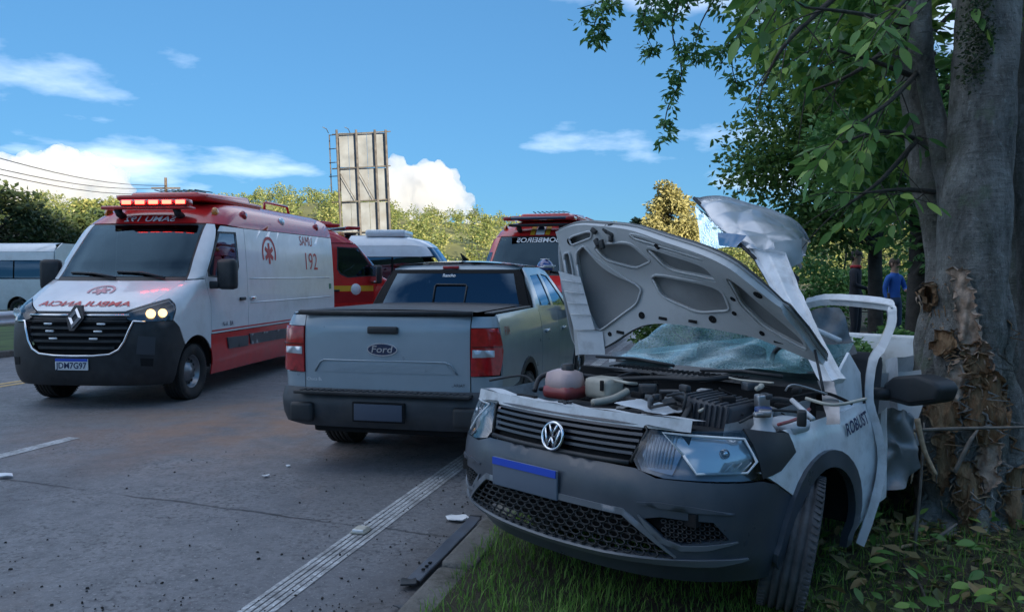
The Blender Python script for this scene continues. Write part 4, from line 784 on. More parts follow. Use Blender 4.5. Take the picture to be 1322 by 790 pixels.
# ------------------------------------------------------------------ white minibuses in the background
def minibus(label, pos, a, L=6.6, ac=True):
    root = thing('minibus', label, 'minibus', (pos[0], pos[1], 0), -a, 'white minibuses in the background')
    S = Shell([(.3, .1), (.5, .02), (.9, 0), (1.1, .08), (1.3, .42), (1.45, .7), (1.9, .98), (2.35, 1.3), (2.55, 1.52), (2.68, 1.9), (2.75, 2.4)], [(.3, .95), (.6, 1.0), (1.2, 1.02), (2.0, .98), (2.4, .93), (2.6, .8), (2.7, .6), (2.75, .4)], [(.3, .45), (1.3, .4), (1.5, .3), (2.4, .35), (2.75, .8)], 2.8)
    W = MATS['white_paint']; BK = MATS['black_plastic']; V = MATS['dark_void']; Bx = L - 1.4
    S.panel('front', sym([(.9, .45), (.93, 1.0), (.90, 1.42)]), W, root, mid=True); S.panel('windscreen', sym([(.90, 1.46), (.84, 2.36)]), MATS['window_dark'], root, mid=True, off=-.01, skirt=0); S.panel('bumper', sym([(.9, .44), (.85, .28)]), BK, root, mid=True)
    S.panel('side', X([(.935, .45)]) + Y([(.58, .42)] + arc(1.0, .36, .44, 172, 8, 10) + [(1.46, .30), (Bx - .46, .30)] + arc(Bx, .36, .44, 172, 8, 10) + [(L, .42), (L, 1.42), (1.3, 1.42)]) + X([(.91, 1.42)]), W, root, step=.14)
    S.panel('side', X([(.905, 2.12), (.85, 2.38)]) + Y([(1.7, 2.4), (L, 2.4), (L, 2.10), (1.6, 2.10)]), W, root, step=.14)
    edges = [1.55, 2.45, 3.3, 4.15, 5.0, 5.85, L - .05]
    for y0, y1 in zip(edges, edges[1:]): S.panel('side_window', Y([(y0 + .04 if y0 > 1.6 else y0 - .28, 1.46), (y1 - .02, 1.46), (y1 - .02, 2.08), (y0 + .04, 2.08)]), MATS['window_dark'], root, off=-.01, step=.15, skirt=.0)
    S.panel('window_band', Y([(1.3, 1.43), (L, 1.43), (L, 2.11), (1.65, 2.11)]), V, root, off=-.04, step=.2, skirt=0)
    cr = [(0.0, 0)]; e2 = [(S.q('x', x, z), z) for x, z in ((.3, 2.375), (.6, 2.375), (.84, 2.38))] + [(S.q('y', y, 2.41), 2.41) for y in (1.75, 2.6, 3.6, 4.6, 5.6, L)] + [(S.q('y', L, z), z) for z in (2.5, 2.6, 2.74)] + [(S.q('y', y, 2.74), 2.74) for y in (L - 1, 4.2, 3.4)]
    sheet(S.pt, e2 + [(-u, z) for u, z in reversed(e2)], [], .14, 0, .02).build('roof', W, root, fix=False); t = MB().grid(lambda u, v: (.46 * (2 * u - 1), 2.6 + (L - 2.6) * v, 2.742 + .01 * u * (1 - u)), 4, 4); t.build('roof_panel', W, root)
    MB().prism([(-.95, L - .01, .35), (.95, L - .01, .35), (1.0, L - .01, 1.2), (.9, L - .01, 2.45), (.5, L - .01, 2.72), (-.5, L - .01, 2.72), (-.9, L - .01, 2.45), (-1.0, L - .01, 1.2)], (0, .04, 0)).build('rear', W, root)
    if ac: MB().rbox((0, 2.75, 2.80), (1.3, 1.2, .20), .08).build('roof_unit', W, root)
    for g in (1, -1):
        for y in (1.0, Bx): wheel(root, (g * .86, y, .35), .35, .23, g, MATS['steel_wheel'], MATS['tyre_rubber'], .6, 'steel', grooves=2)
        MB().rbox((g * 1.2, 1.25, 1.75), (.10, .12, .36), .04).build('mirror', BK, root); MB().tube([(g * .98, 1.3, 1.5), (g * 1.2, 1.24, 1.6)], .02, 6).build('mirror_arm', BK, root)
        S.panel('headlamp', X([(.62, .95), (.66, .78)]) + Y([(.30, .80), (.36, 1.02)]), MATS['lamp_clear'], root, off=.006) if g > 0 else None
        for y in (1.0, Bx): MB().grid(lambda u, v: (g * (.60 + .36 * u), y + .445 * cos(pi * v), .36 + .445 * sin(pi * v)), 2, 12).build('wheel_well', V, root, fix=False)
    return root
minibus('white minibus with roof unit behind the red van and grey pickup', (-.95, 24.2), -1.50)
p = at(93, 400, 30); minibus('white minibus beyond the guard rail beside the dark trees', (p.x - 7.4 * sin(1.68), p.y - 7.4 * cos(1.68)), 1.68, 7.4, False)
# ------------------------------------------------------------------ grey double-cab pickup seen from behind
def pickup():
    root = thing('pickup_truck', 'grey blue double cab pickup parked with its tailgate toward us', 'pickup', (-1.009, 6.286, 0), -.232)
    PT = mat('grey_blue_paint', (.32, .385, .43), .32, .15, coat=.8, var=.03, dirt=(.22, .22, .21), dirt_amt=.12, rvar=.05); BK, V = MATS['black_plastic'], MATS['dark_void']
    # body below the belt; y = 0 at the tailgate, growing toward the bonnet
    S = Shell([(.30, .12), (.40, .03), (.50, -.02), (.62, -.02), (.66, .035), (.80, .03), (1.0, .025), (1.15, .03), (1.22, .045), (1.27, .07)], [(.30, .86), (.42, .905), (.7, .915), (.95, .918), (1.10, .905), (1.2, .885), (1.27, .865)], .17, 3.2)
    AC, AF, AR = (1.16, .38), (4.20, .38), .43
    tg = sym([(.692, 1.245), (.692, .655)]); S.panel('tailgate', tg, PT, root, mid=True, step=.06)
    # pressed lower recess: raised lip lines
    lip = [(-.60, .80), (-.555, .875), (-.52, .893), (.50, .893), (.545, .875), (.59, .80)]
    MB().tube([S.front(x, z) + Vector((0, -.002, 0)) for x, z in lip], .012, 8, flat=.6).build('tailgate_crease', PT, root)
    S.panel('tailgate_recess', X([(-.575, .80), (-.52, .872), (.51, .872), (.565, .80)]), PT, root, off=.004, both=False, skirt=.008)
    lettering('tailgate_text', 'MAVERICK', .115, lambda u, v: S.front(u, .832 + v * .55) + Vector((0, -.007, 0)), PT, root, stretch=1.55, bold=.01)
    MB().rbox(S.front(-.01, 1.137) + Vector((0, -.012, 0)), (.255, .03, .058), .014).build('tailgate_handle', BK, root)
    c_ = S.front(-.015, .985) + Vector((0, -.008, 0)); el = lambda a, b, t: (c_.x + a * cos(t), c_.y, c_.z + b * sin(t))
    MB().prism([el(.128, .052, 2 * pi * k / 32) for k in range(32)][::-1], (0, .012, 0)).build('badge', MATS['chrome'], root); c_.y -= .004; MB().prism([el(.117, .043, 2 * pi * k / 32) for k in range(32)][::-1], (0, .010, 0)).build('badge_face', mat('badge_blue', (.012, .025, .07), .25, coat=1.), root)
    lettering('badge_text', 'Ford', .075, plate_flat(c_ + Vector((0, -.003, 0)), (1, .0, 0), (.18, 0, 1)), MATS['chrome'], root, bold=.01, stretch=1.25)
    lettering('dealer_text', 'Chuca Bax', .036, plate_flat(S.front(-.60, .735) + Vector((0, -.004, 0)), (1, 0, 0), (0, 0, 1)), MATS['white_print'], root, bold=0); lettering('trim_text', 'LARIAT', .034, plate_flat(S.front(.60, .715) + Vector((0, -.004, 0)), (1, 0, 0), (0, 0, 1)), MATS['grey_mould'], root, bold=.0)
    S.panel('tailgate_cap', sym([(.69, 1.282), (.69, 1.25)]), BK, root, mid=True, off=.006, skirt=.02)
    # tail lamps wrap round the corner
    tl = X([(.70, 1.158), (.70, .79)]) + Y([(.13, .80), (.17, .98), (.14, 1.155)]); S.panel('tail_lamp', tl, MATS['lamp_red'], root, off=.014, step=.04, skirt=.02)
    S.panel('tail_lamp_clear', X([(.712, .995), (.712, .935)]) + Y([(.10, .94), (.10, .99)]), mat('lamp_clear_grey', (.50, .54, .58), .15, .3, coat=1.), root, off=.020, step=.04, skirt=.006)
    S.panel('tail_lamp_bar', X([(.708, 1.022), (.708, 1.012)]) + Y([(.15, 1.012), (.15, 1.022)]), mat('lamp_dark_red', (.16, .006, .008), .15, coat=1.), root, off=.019, step=.04, skirt=.004)
    S.panel('corner_panel', X([(.70, 1.247), (.70, 1.163)]) + Y([(.19, 1.163), (.19, 1.247)]), PT, root, off=.0, step=.05); S.panel('corner_panel', X([(.70, .785), (.70, .66)]) + Y([(.19, .66), (.19, .785)]), PT, root, step=.05)
    # bed side, doors, front wing
    S.panel('bed_side', Y([(.195, .66)] + [(AC[0] - AR, .60)] + arc(*AC, AR, 150, 24, 12) + [(1.60, .46), (1.66, .46), (1.72, .60), (1.72, 1.262), (.20, 1.262)]) if False else Y([(.195, .66), (.60, .655)] + arc(*AC, AR + .035, 142, 20, 12) + [(1.64, .42), (1.80, .42), (1.80, 1.262), (.195, 1.262)]), PT, root, step=.07)
    S.panel('wheel_arch_trim', Y([(.60, .65)] + arc(*AC, AR + .03, 142, 10, 12) + arc(*AC, AR - .02, 8, 148, 12)), BK, root, off=.012, step=.05)
    S.panel('door', Y([(1.82, .36), (2.745, .36), (2.745, 1.20), (1.98, 1.20), (1.82, 1.16)] if False else arc(*AC, AR + .06, 30, -4, 4)[::-1] + [(1.815, 1.0), (1.90, 1.205), (2.745, 1.185), (2.745, .38), (1.68, .38)]) if False else Y([(1.815, .38), (2.745, .38), (2.745, 1.185), (1.815, 1.225)]), PT, root, step=.09)
    S.panel('door', Y([(2.757, .38), (3.72, .38), (3.80, .80), (3.80, 1.15), (2.757, 1.185)]), PT, root, step=.09)
    S.panel('front_wing', Y([(3.81, .80), (3.74, .40)] + arc(*AF, AR + .03, 176, 4, 14) + [(4.85, .45), (4.95, 1.0), (4.2, 1.14), (3.81, 1.15)]), PT, root, step=.1)
    S.panel('wheel_arch_trim', Y(arc(*AF, AR + .04, 180, 0, 14) + arc(*AF, AR - .02, 0, 180, 14)), BK, root, off=.012, step=.06); S.panel('sill', Y([(1.60, .37), (3.76, .37), (3.76, .27), (1.60, .27)]), BK, root, off=.01, step=.1)
    # step bumper
    bp = X([(.0, .655), (.70, .652)]) + Y([(.15, .65), (.72, .64), (.70, .42)]) + Y([(.12, .40)]) + X([(.70, .36), (0, .36)])
    e = [(S.q(*p), p[2]) for p in X([(.12, .652), (.3, .652), (.5, .652), (.70, .652)]) + Y([(.02, .652), (.15, .652), (.4, .648), (.68, .64), (.74, .50), (.72, .42), (.3, .40), (.10, .39)]) + X([(.70, .37), (.5, .37), (.2, .37)])]
    sheet(S.pt, e + [(-u, z) for u, z in reversed(e)], [], .06, .02, .03).build('bumper', mat('bumper_grey', (.045, .05, .058), .5, var=.2, dirt=(.12, .10, .08)), root, fix=False)
    st = MB(); st.rbox((0, -.035, .645), (1.46, .11, .03), .01); st.build('bumper_step', BK, root)
    for k in range(26): MB().box((-.66 + k * .0528, -.045, .662), (.022, .085, .006)).build('step_rib', BK, root)
    for g in (1, -1): MB().rbox((g * .68, -.035, .48), (.20, .06, .16), .03).build('bumper_pad', BK, root)
    MB().rbox((-.02, -.052, .50), (.44, .02, .16), .01).build('plate_recess', V, root); MB().rbox((-.02, -.066, .50), (.40, .008, .13), .006).build('number_plate', mat('plate_dark', (.06, .075, .11), .5), root)
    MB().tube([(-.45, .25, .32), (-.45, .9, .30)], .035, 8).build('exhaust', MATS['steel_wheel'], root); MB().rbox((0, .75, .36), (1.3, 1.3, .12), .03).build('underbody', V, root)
    # bed rails, soft tonneau cover
    for g in (1, -1): MB().rbox((g * .80, .92, 1.268), (.07, 1.44, .02), .01).build('bed_rail', BK, root)
    t = MB(); t.grid(lambda u, v: ((u - .5) * 1.50, .05 + 1.62 * v, 1.284 + .016 * sin(pi * u) ** .5 + .004 * sin(v * 22) * sin(pi * u)), 14, 20); t.build('tonneau_cover', mat('vinyl_black', (.02, .021, .024), .55, bump=.15, bscale=200, dirt=(.12, .11, .10), dirt_amt=.4), root)
    MB().tube([(-.72, .03, 1.272), (.72, .03, 1.272)], .02, 8).build('tonneau_bar', BK, root)
    # cab above the belt
    C = Shell([(1.17, 1.62), (1.26, 1.66), (1.40, 1.73), (1.55, 1.82), (1.63, 1.88), (1.68, 1.96), (1.715, 2.2)], [(1.17, .862), (1.26, .845), (1.45, .775), (1.58, .715), (1.65, .67), (1.69, .60), (1.715, .45)], .14, 3.4)
    fr = [(1.74, 1.275), (1.92, 1.60), (2.05, 1.655), (2.62, 1.66), (2.92, 1.62)]; rwin = Y([(2.02, 1.265), (2.11, 1.565), (2.56, 1.58), (2.62, 1.25)]); fwin = Y([(2.74, 1.245), (2.69, 1.585), (2.98, 1.56), (3.50, 1.215)])
    S2 = Y([(1.72, 1.20), (1.86, 1.50), (1.97, 1.635), (2.15, 1.665), (2.75, 1.665), (3.05, 1.61), (3.72, 1.175), (3.72, 1.16)])
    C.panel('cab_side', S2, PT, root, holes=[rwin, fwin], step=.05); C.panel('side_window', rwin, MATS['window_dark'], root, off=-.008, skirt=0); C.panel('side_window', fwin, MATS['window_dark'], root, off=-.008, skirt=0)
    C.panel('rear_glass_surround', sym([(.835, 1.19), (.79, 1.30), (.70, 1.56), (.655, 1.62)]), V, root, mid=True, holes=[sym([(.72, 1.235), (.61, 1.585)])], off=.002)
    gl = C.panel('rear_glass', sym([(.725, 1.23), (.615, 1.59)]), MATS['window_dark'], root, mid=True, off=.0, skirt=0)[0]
    fz = lambda x, z: C.front(x, z) + Vector((0, -.012, 0))
    MB().tube([fz(-.16, 1.27), fz(-.165, 1.46), fz(-.15, 1.475), fz(.15, 1.475), fz(.165, 1.46), fz(.16, 1.27), fz(-.16, 1.27)], .009, 6).build('sliding_pane_frame', BK, root)
    C.panel('cab_corner', X([(.84, 1.185), (.795, 1.305), (.705, 1.57), (.66, 1.63)]) + Y([(1.96, 1.63), (1.85, 1.50), (1.715, 1.195)]), V, root, off=.001)
    C.panel('roof_header', sym([(.665, 1.625), (.62, 1.668)]), PT, root, mid=True); MB().rbox(C.front(-.04, 1.645) + Vector((0, -.012, 0)), (.17, .03, .032), .01).build('brake_lamp', MATS['lamp_red'], root)
    lettering('window_text', 'Rancho', .045, lambda u, v: C.front(-.04 + u, 1.565 + v) + Vector((0, -.006, 0)), MATS['white_print'], root)
    e = [(C.q(*p), p[2]) for p in X([(.1, 1.662), (.35, 1.662), (.60, 1.662)]) + Y([(2.0, 1.66), (2.3, 1.668), (2.75, 1.668), (3.0, 1.63), (2.95, 1.712), (2.5, 1.712)]) + X([(.1, 1.712)])]
    t = MB().grid(lambda u, v: ((u - .5) * 1.36 * (1 - .02 * v), 1.93 + 1.12 * v, 1.665 + .055 * (1 - abs(2 * u - 1) ** 2.4) * (.55 + .45 * sin(pi * min(1, v * 1.1 + .08))) - .05 * max(0, v - .75)), 16, 14); t.build('roof', PT, root, fix=False)
    t = MB().grid(lambda u, v: ((u - .5) * (1.34 + .26 * v), 3.04 + .72 * v, 1.625 - .46 * v + .03 * sin(pi * u)), 10, 8); t.build('windscreen', MATS['window_dark'], root)
    t = MB().grid(lambda u, v: ((u - .5) * (1.66 - .1 * v), 3.74 + 1.2 * v, 1.17 - .10 * v * v + .03 * sin(pi * u)), 10, 8); t.build('bonnet', PT, root); MB().rbox((0, 4.95, .72), (1.66, .16, .70), .06).build('front_end', BK, root)
    MB().tube([(-.10, 2.45, 1.71), (-.10, 2.60, 1.735), (-.10, 2.42, 1.80)], [.03, .035, .008], 8, flat=.5).build('antenna_fin', BK, root)
    for g in (1, -1):
        MB().rbox((g * 1.00, 3.42, 1.16), (.20, .12, .17), .05).build('mirror', BK, root)
        for y, z in ((2.05, 1.015), (3.02, .985)): MB().rbox((g * .925, y, z), (.03, .19, .035), .014).build('door_handle', PT, root)
        wheel(root, (g * .815, AC[0] - .02, .355), .355, .235, g, MATS['alloy'], MATS['tyre_rubber'], .64, 'alloy'); wheel(root, (g * .815, AF[0], .355), .355, .235, g, MATS['alloy'], MATS['tyre_rubber'], .64, 'alloy')
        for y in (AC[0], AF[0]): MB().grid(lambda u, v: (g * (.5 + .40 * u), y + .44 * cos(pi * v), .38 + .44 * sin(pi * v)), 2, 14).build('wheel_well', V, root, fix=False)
        lettering('side_text', 'FX4', .10, lambda u, v, g=g: Vector((g * (S.w(1.12 + v) + .004), .40 + u * g, 1.12 + v)), mat('sticker_red', (.30, .05, .05), .4), root, bold=.01)
    for x in (-.40, .40): st = MB(); st.rbox((x, 2.65, 1.15), (.48, .14, .66), .06); st.rbox((x, 2.68, 1.50), (.27, .09, .17), .04); st.build('front_seat', MATS['interior'], root)
    for x in (-.42, 0, .42): MB().rbox((x, 1.98, 1.30), (.25, .09, .16), .035).build('headrest', MATS['interior'], root)
    MB().rbox((0, 2.02, 1.0), (1.4, .14, .60), .05).build('rear_seat', MATS['interior'], root); MB().box((0, 2.9, .5), (1.6, 3.6, .04)).build('cab_floor', V, root)
    MB().rbox(C.front(.30, 1.36) + Vector((0, .04, 0)), (.20, .01, .12), .004).build('window_sticker', MATS['white_print'], root)
    return root
pickup()
# ------------------------------------------------------------------ the struck tree: several stems, torn bark, big drooping leaves
TREE_D = 4.68
def struck_tree():
    base = ground(1245, 678, VERGE_Z); root = thing('struck_tree', 'grey multi stemmed tree with bark torn open beside the wrecked car', 'tree', base); o = base
    q = lambda px, py, d: at(px, py, d) - o; rad = lambda w, d: w * d / 1040 / 2
    def stem(name, pts, seed, amp=.13, n=22, fr=3.5): wood([q(a, b, d) for a, b, d, w in pts], [rad(w, d) for a, b, d, w in pts], n, amp, fr, seed, 6).build(name, BARK, root)
    stem('trunk', [(1246, 712, 4.8, 100), (1246, 640, 4.8, 66), (1248, 560, 4.8, 64), (1250, 480, 4.8, 74), (1252, 400, 4.8, 84), (1255, 310, 4.8, 84), (1265, 190, 4.85, 77), (1272, 80, 4.9, 74), (1280, -60, 5.0, 68), (1300, -260, 5.2, 52), (1290, -460, 5.4, 32)], 1, .17)
    stem('stem', [(1215, 640, 4.95, 60), (1203, 520, 4.98, 50), (1206, 430, 5.05, 44), (1216, 350, 5.2, 34), (1204, 270, 5.25, 38), (1192, 190, 5.3, 42), (1176, 100, 5.4, 36), (1156, -20, 5.5, 34), (1120, -220, 5.8, 24)], 2, .2)
    stem('stem', [(1236, 360, 5.0, 36), (1228, 270, 5.02, 30), (1216, 190, 5.05, 27), (1198, 110, 5.1, 26), (1186, 20, 5.0, 30), (1190, -120, 5.1, 24)], 3, .18)
    stem('stem', [(1350, 700, 4.95, 90), (1342, 560, 4.95, 66), (1352, 430, 5.0, 60), (1338, 300, 5.02, 44), (1328, 190, 5.05, 38), (1338, 60, 5.1, 36), (1370, -120, 5.2, 30)], 4, .18)
    stem('stem', [(1308, 690, 5.5, 60), (1304, 520, 5.6, 44), (1312, 380, 5.7, 36), (1306, 200, 5.8, 30), (1250, 40, 5.9, 26), (1220, -150, 6.0, 20)], 5, .2)
    for sd, pp in enumerate(([(1196, 722, 4.66, 34), (1218, 650, 4.68, 38), (1208, 580, 4.68, 42), (1226, 505, 4.7, 46), (1232, 430, 4.74, 44), (1240, 350, 4.78, 34)], [(1276, 726, 4.6, 36), (1262, 650, 4.66, 40), (1280, 575, 4.68, 42), (1268, 500, 4.7, 46), (1262, 420, 4.74, 44), (1262, 340, 4.78, 34)], [(1232, 726, 4.6, 30), (1246, 660, 4.62, 34), (1234, 600, 4.64, 36), (1252, 540, 4.66, 36), (1246, 470, 4.7, 34), (1250, 400, 4.76, 26)], [(1308, 722, 4.7, 40), (1294, 640, 4.74, 38), (1304, 560, 4.74, 38), (1288, 480, 4.76, 40), (1290, 400, 4.8, 34), (1280, 320, 4.84, 26)], [(1186, 716, 4.78, 30), (1200, 640, 4.84, 30), (1192, 560, 4.86, 32), (1206, 480, 4.88, 34), (1222, 410, 4.86, 30)])):
        stem('twisted_stem', pp, 20 + sd, .26, 16, 6)
    from mathutils.bvhtree import BVHTree
    BV, BF = [], []
    for ch in root.children:
        k0 = len(BV); BV += [v.co + o for v in ch.data.vertices]; BF += [tuple(i + k0 for i in p.vertices) for p in ch.data.polygons]
    bvh = BVHTree.FromPolygons(BV, BF)
    def hit(px, py, d=4.7, lift=0.):
        r = ray(px, py).normalized(); h = bvh.ray_cast(Vector((0, 0, CAM_H)), r, 20); return (h[0] if h[0] is not None and h[0].y < d + .8 else at(px, py, d)) - r * lift - o
    # roots flaring at the base
    for k, (px, py, d, px2, py2, d2) in enumerate(((1212, 640, 4.75, 1172, 705, 4.5), (1262, 640, 4.72, 1268, 722, 4.35), (1320, 650, 4.8, 1352, 725, 4.4), (1228, 655, 4.72, 1216, 722, 4.4), (1285, 650, 4.8, 1300, 715, 4.5))):
        wood([q(px, py, d), (q(px, py, d) + q(px2, py2, d2)) / 2 + Vector((0, 0, .0)), q(px2, py2, d2)], [.075, .055, .015], 10, .3, 9, k, 6).build('root', BARK, root)
    # wounds: jagged plates of torn wood lying on the trunk's face, with splinters standing off
    R = random.Random(4); trunk_c = lambda py: (q(1241, py, 4.72))
    def wound(outline, d, bulge=.045, seed=0, m=TORN):
        cx = sum(p[0] for p in outline) / len(outline); hw = max(abs(p[0] - cx) for p in outline); rr = random.Random(seed); ol = []
        for i in range(len(outline)):
            a, b = outline[i], outline[(i + 1) % len(outline)]
            for k in range(4): t = k / 4; ol.append((a[0] + (b[0] - a[0]) * t + rr.uniform(-2.2, 2.2), a[1] + (b[1] - a[1]) * t + rr.uniform(-4, 4)))
        def fn(u, v):
            px, py = u * 100, v * 100; k = max(0, 1 - ((px - cx) / (hw * 1.25)) ** 2); n_ = noise.noise(Vector((px * .10, py * .045, seed))) * .03 + noise.noise(Vector((px * .45, py * .10, seed))) * .014
            return hit(px, py, d, .008 + .4 * bulge * sqrt(k) + max(-.006, n_ * .8))
        sheet(fn, [(a / 100, b / 100) for a, b in ol], [], .022, 0, .03).build('torn_bark', m, root)
    wound([(1228, 345), (1246, 350), (1262, 400), (1268, 440), (1255, 462), (1240, 448), (1232, 400)], 4.575, .03, 1, mat('stripped_wood', (.50, .36, .27), .8, var=.35, vscale=22, bump=.7, bscale=60, dirt=(.20, .11, .06), dirt_amt=.8, dscale=14))
    wound([(1240, 448), (1262, 440), (1276, 480), (1270, 500), (1252, 500)], 4.55, .035, 2)
    wound([(1248, 488), (1282, 480), (1300, 505), (1296, 560), (1270, 572), (1246, 545), (1240, 515)], 4.52, .05, 3)
    wound([(1212, 432), (1230, 428), (1236, 450), (1216, 462), (1204, 448)], 4.58, .04, 4)
    wound([(1196, 498), (1225, 505), (1238, 548), (1214, 560), (1196, 530)], 4.56, .05, 5)
    wound([(1232, 600), (1262, 590), (1266, 640), (1252, 672), (1236, 650)], 4.54, .04, 6)
    wound([(1300, 610), (1322, 600), (1330, 660), (1308, 690), (1298, 650)], 4.70, .04, 7)
    wound([(1186, 372), (1208, 366), (1214, 388), (1198, 402)], 4.86, .03, 8)
    wound([(1208, 560), (1226, 556), (1232, 600), (1218, 640), (1206, 605)], 4.6, .03, 11)
    wound([(1270, 560), (1290, 570), (1288, 620), (1272, 640), (1264, 600)], 4.6, .03, 12, MATS['stripped_wood'])
    wound([(1226, 470), (1242, 462), (1250, 500), (1238, 530), (1224, 505)], 4.6, .03, 13, MATS['stripped_wood'])
    wound([(1240, 640), (1256, 648), (1258, 690), (1242, 700)], 4.6, .03, 14)
    wound([(1262, 440), (1278, 450), (1282, 490), (1266, 480)], 4.6, .03, 15, MATS['stripped_wood'])
    for k in range(280):
        px, py = R.choice(((1218, 600), (1280, 600), (1236, 500), (1248, 670), (1262, 520), (1218, 530), (1255, 470), (1222, 445), (1250, 630), (1200, 385), (1310, 650), (1272, 545))); px += R.gauss(0, 15); py += R.gauss(0, 22); p0 = hit(px, py, 4.7, .004); L = R.uniform(.02, .09); d = Vector((R.gauss(0, .5), -abs(R.gauss(0, .35)), R.gauss(-.5, .8))).normalized()
        MB().tube([p0, p0 + d * L * .6, p0 + d * L + Vector((R.gauss(0, .01), 0, -.01))], [.005, .0035, .001], 4).build('splinter', R.choice((TORN, MATS['pale_wood'], MATS['stripped_wood'])), root)
    # loose bark strips hanging off
    for k in range(60):
        px, py = R.uniform(1192, 1305), R.uniform(400, 680); p0 = hit(px, py, 4.7, .008); L = R.uniform(.06, .18); pts = [p0 + Vector((R.gauss(0, .012) * i, -.012 * i, -L * i / 5)) for i in range(6)]; MB().tube(pts, [.012, .012, .010, .008, .005, .002], 5, flat=.3).build('bark_strip', BARK if k % 2 else TORN, root)
    # limbs reaching left with twigs of large leaves
    lm = bpy.data.meshes.new('leaf'); w = [0, .30, .42, .44, .36, .20, 0]; vs = []
    for i, h in enumerate(w): t = i / 6; z = -.10 * t * t; vs += [(-h * .5, t, z + .06 * h), (0, t, z), (h * .5, t, z + .06 * h)]
    fs = [f for i in range(6) for f in ((i * 3, i * 3 + 1, i * 3 + 4, i * 3 + 3), (i * 3 + 1, i * 3 + 2, i * 3 + 5, i * 3 + 4))]; variants = []
    for k in range(8):
        me = bpy.data.meshes.new('leaf'); me.from_pydata(vs, [], fs); a_ = me.attributes.new('rnd', 'FLOAT', 'FACE'); a_.data.foreach_set('value', [(.08, .2, .32, .42, .5, .62, .75, .95)[k]] * len(fs)); me.polygons.foreach_set('use_smooth', [True] * len(fs)); me.materials.append(MATS['leaf_near']); variants.append(me)
    def leaf(p, d, L, par):
        d = d.normalized(); up = Vector((R.gauss(0, .5), -.4 + R.gauss(0, .5), 1)); x = d.cross(up).normalized(); z = x.cross(d); M = Matrix((x, d, z)).transposed().to_4x4(); lo = bpy.data.objects.new('leaf', R.choice(variants)); COL.objects.link(lo); lo.parent = par; lo.matrix_local = Matrix.Translation(p) @ M @ Matrix.Diagonal((L * .82, L, L, 1)); return lo
    limbs = [((1205, 110, 5.39), (1130, 80, 4.9), (1060, 60, 4.7)), ((1200, 40, 5.34), (1120, 20, 4.5), (1040, 10, 4.2)), ((1210, 190, 5.44), (1140, 170, 5.0), (1075, 190, 4.9)), ((1225, 250, 5.34), (1165, 245, 4.9), (1110, 250, 4.8)), ((1190, -30, 5.44), (1090, -40, 4.4), (1000, -20, 4.0)), ((1205, 70, 5.44), (1150, 130, 4.7), (1090, 170, 4.5)), ((1280, -20, 5.24), (1190, -10, 4.3), (1150, 20, 4.0)), ((1195, 20, 5.54), (1110, 90, 5.0), (1040, 120, 5.0)), ((1210, 150, 5.44), (1140, 230, 4.9), (1085, 270, 4.8)), ((1110, -30, 4.94), (1020, 50, 4.6), (985, 110, 4.7))]
    nl = 0; lim = []
    for i, L_ in enumerate(limbs):
        pts = [q(*p) for p in L_]; br = wood(pts, [.022, .013, .005], 7, .1, 8, i, 6).build('branch', MATS['twig_bark'], root)
        for t in range(6):
            u = .25 + .75 * t / 5; a = pts[0].lerp(pts[1], u * 2) if u < .5 else pts[1].lerp(pts[2], u * 2 - 1); tw = [a]; d = Vector((R.gauss(-.35, .5), R.gauss(-.1, .4), R.gauss(-.35, .35))).normalized()
            for k in range(5): d = (d + Vector((0, 0, -.10))).normalized(); tw.append(tw[-1] + d * .075)
            MB().tube(tw, [.0045, .004, .0035, .003, .0025, .0015], 5).build('twig', MATS['twig_bark'], br)
            for k in range(1, 6):
                if nl < 296:
                    for s in ((1, -1) if k < 5 else (0,)):
                        if R.random() < .80: sd = d.cross(Vector((0, 0, 1))).normalized() * s; leaf(tw[k], d * .6 + sd * R.uniform(.6, 1.1) + Vector((0, 0, R.uniform(-.7, .1))), R.uniform(.085, .150), br); nl += 1
                else: lim.append(tw[k])
    # the rest of the crown: smaller leaves massed through and above the frame
    R2 = random.Random(9); cl = []
    for px, py, d, r in ((1110, 20, 5.6, .34), (1060, 90, 5.9, .32), (1140, 120, 5.8, .34), (1100, 200, 5.8, .30), (1150, 260, 5.7, .28), (1160, 40, 5.4, .28), (1010, -30, 5.2, .34), (1250, -40, 5.2, .3), (1320, -20, 5.4, .35), (1010, 60, 5.6, .22), (1165, 180, 5.5, .22)): cl.append((q(px, py, d), (r, r, r * .85)))
    tag(leaf_cloud('crown', cl, 1900, .125, MATS['leaf_near'], root, 12, .46, .6, .6), kind='stuff'); up = [(q(R2.uniform(900, 1600), R2.uniform(-800, -150), R2.uniform(4.5, 8)), (.7, .7, .5)) for _ in range(26)]; tag(leaf_cloud('crown', up, 2600, .12, MATS['leaf_near'], root, 13, .46), kind='stuff')
    # moss and ivy pad up the main stem
    tag(leaf_cloud('moss', [(q(1262, 40, 4.72), (.12, .06, .20)), (q(1258, 90, 4.74), (.10, .05, .14)), (q(1266, -30, 4.74), (.12, .06, .2))], 1500, .022, MATS['leaf_dark'], root, 14, .6), kind='stuff')
    return root
struck_tree()

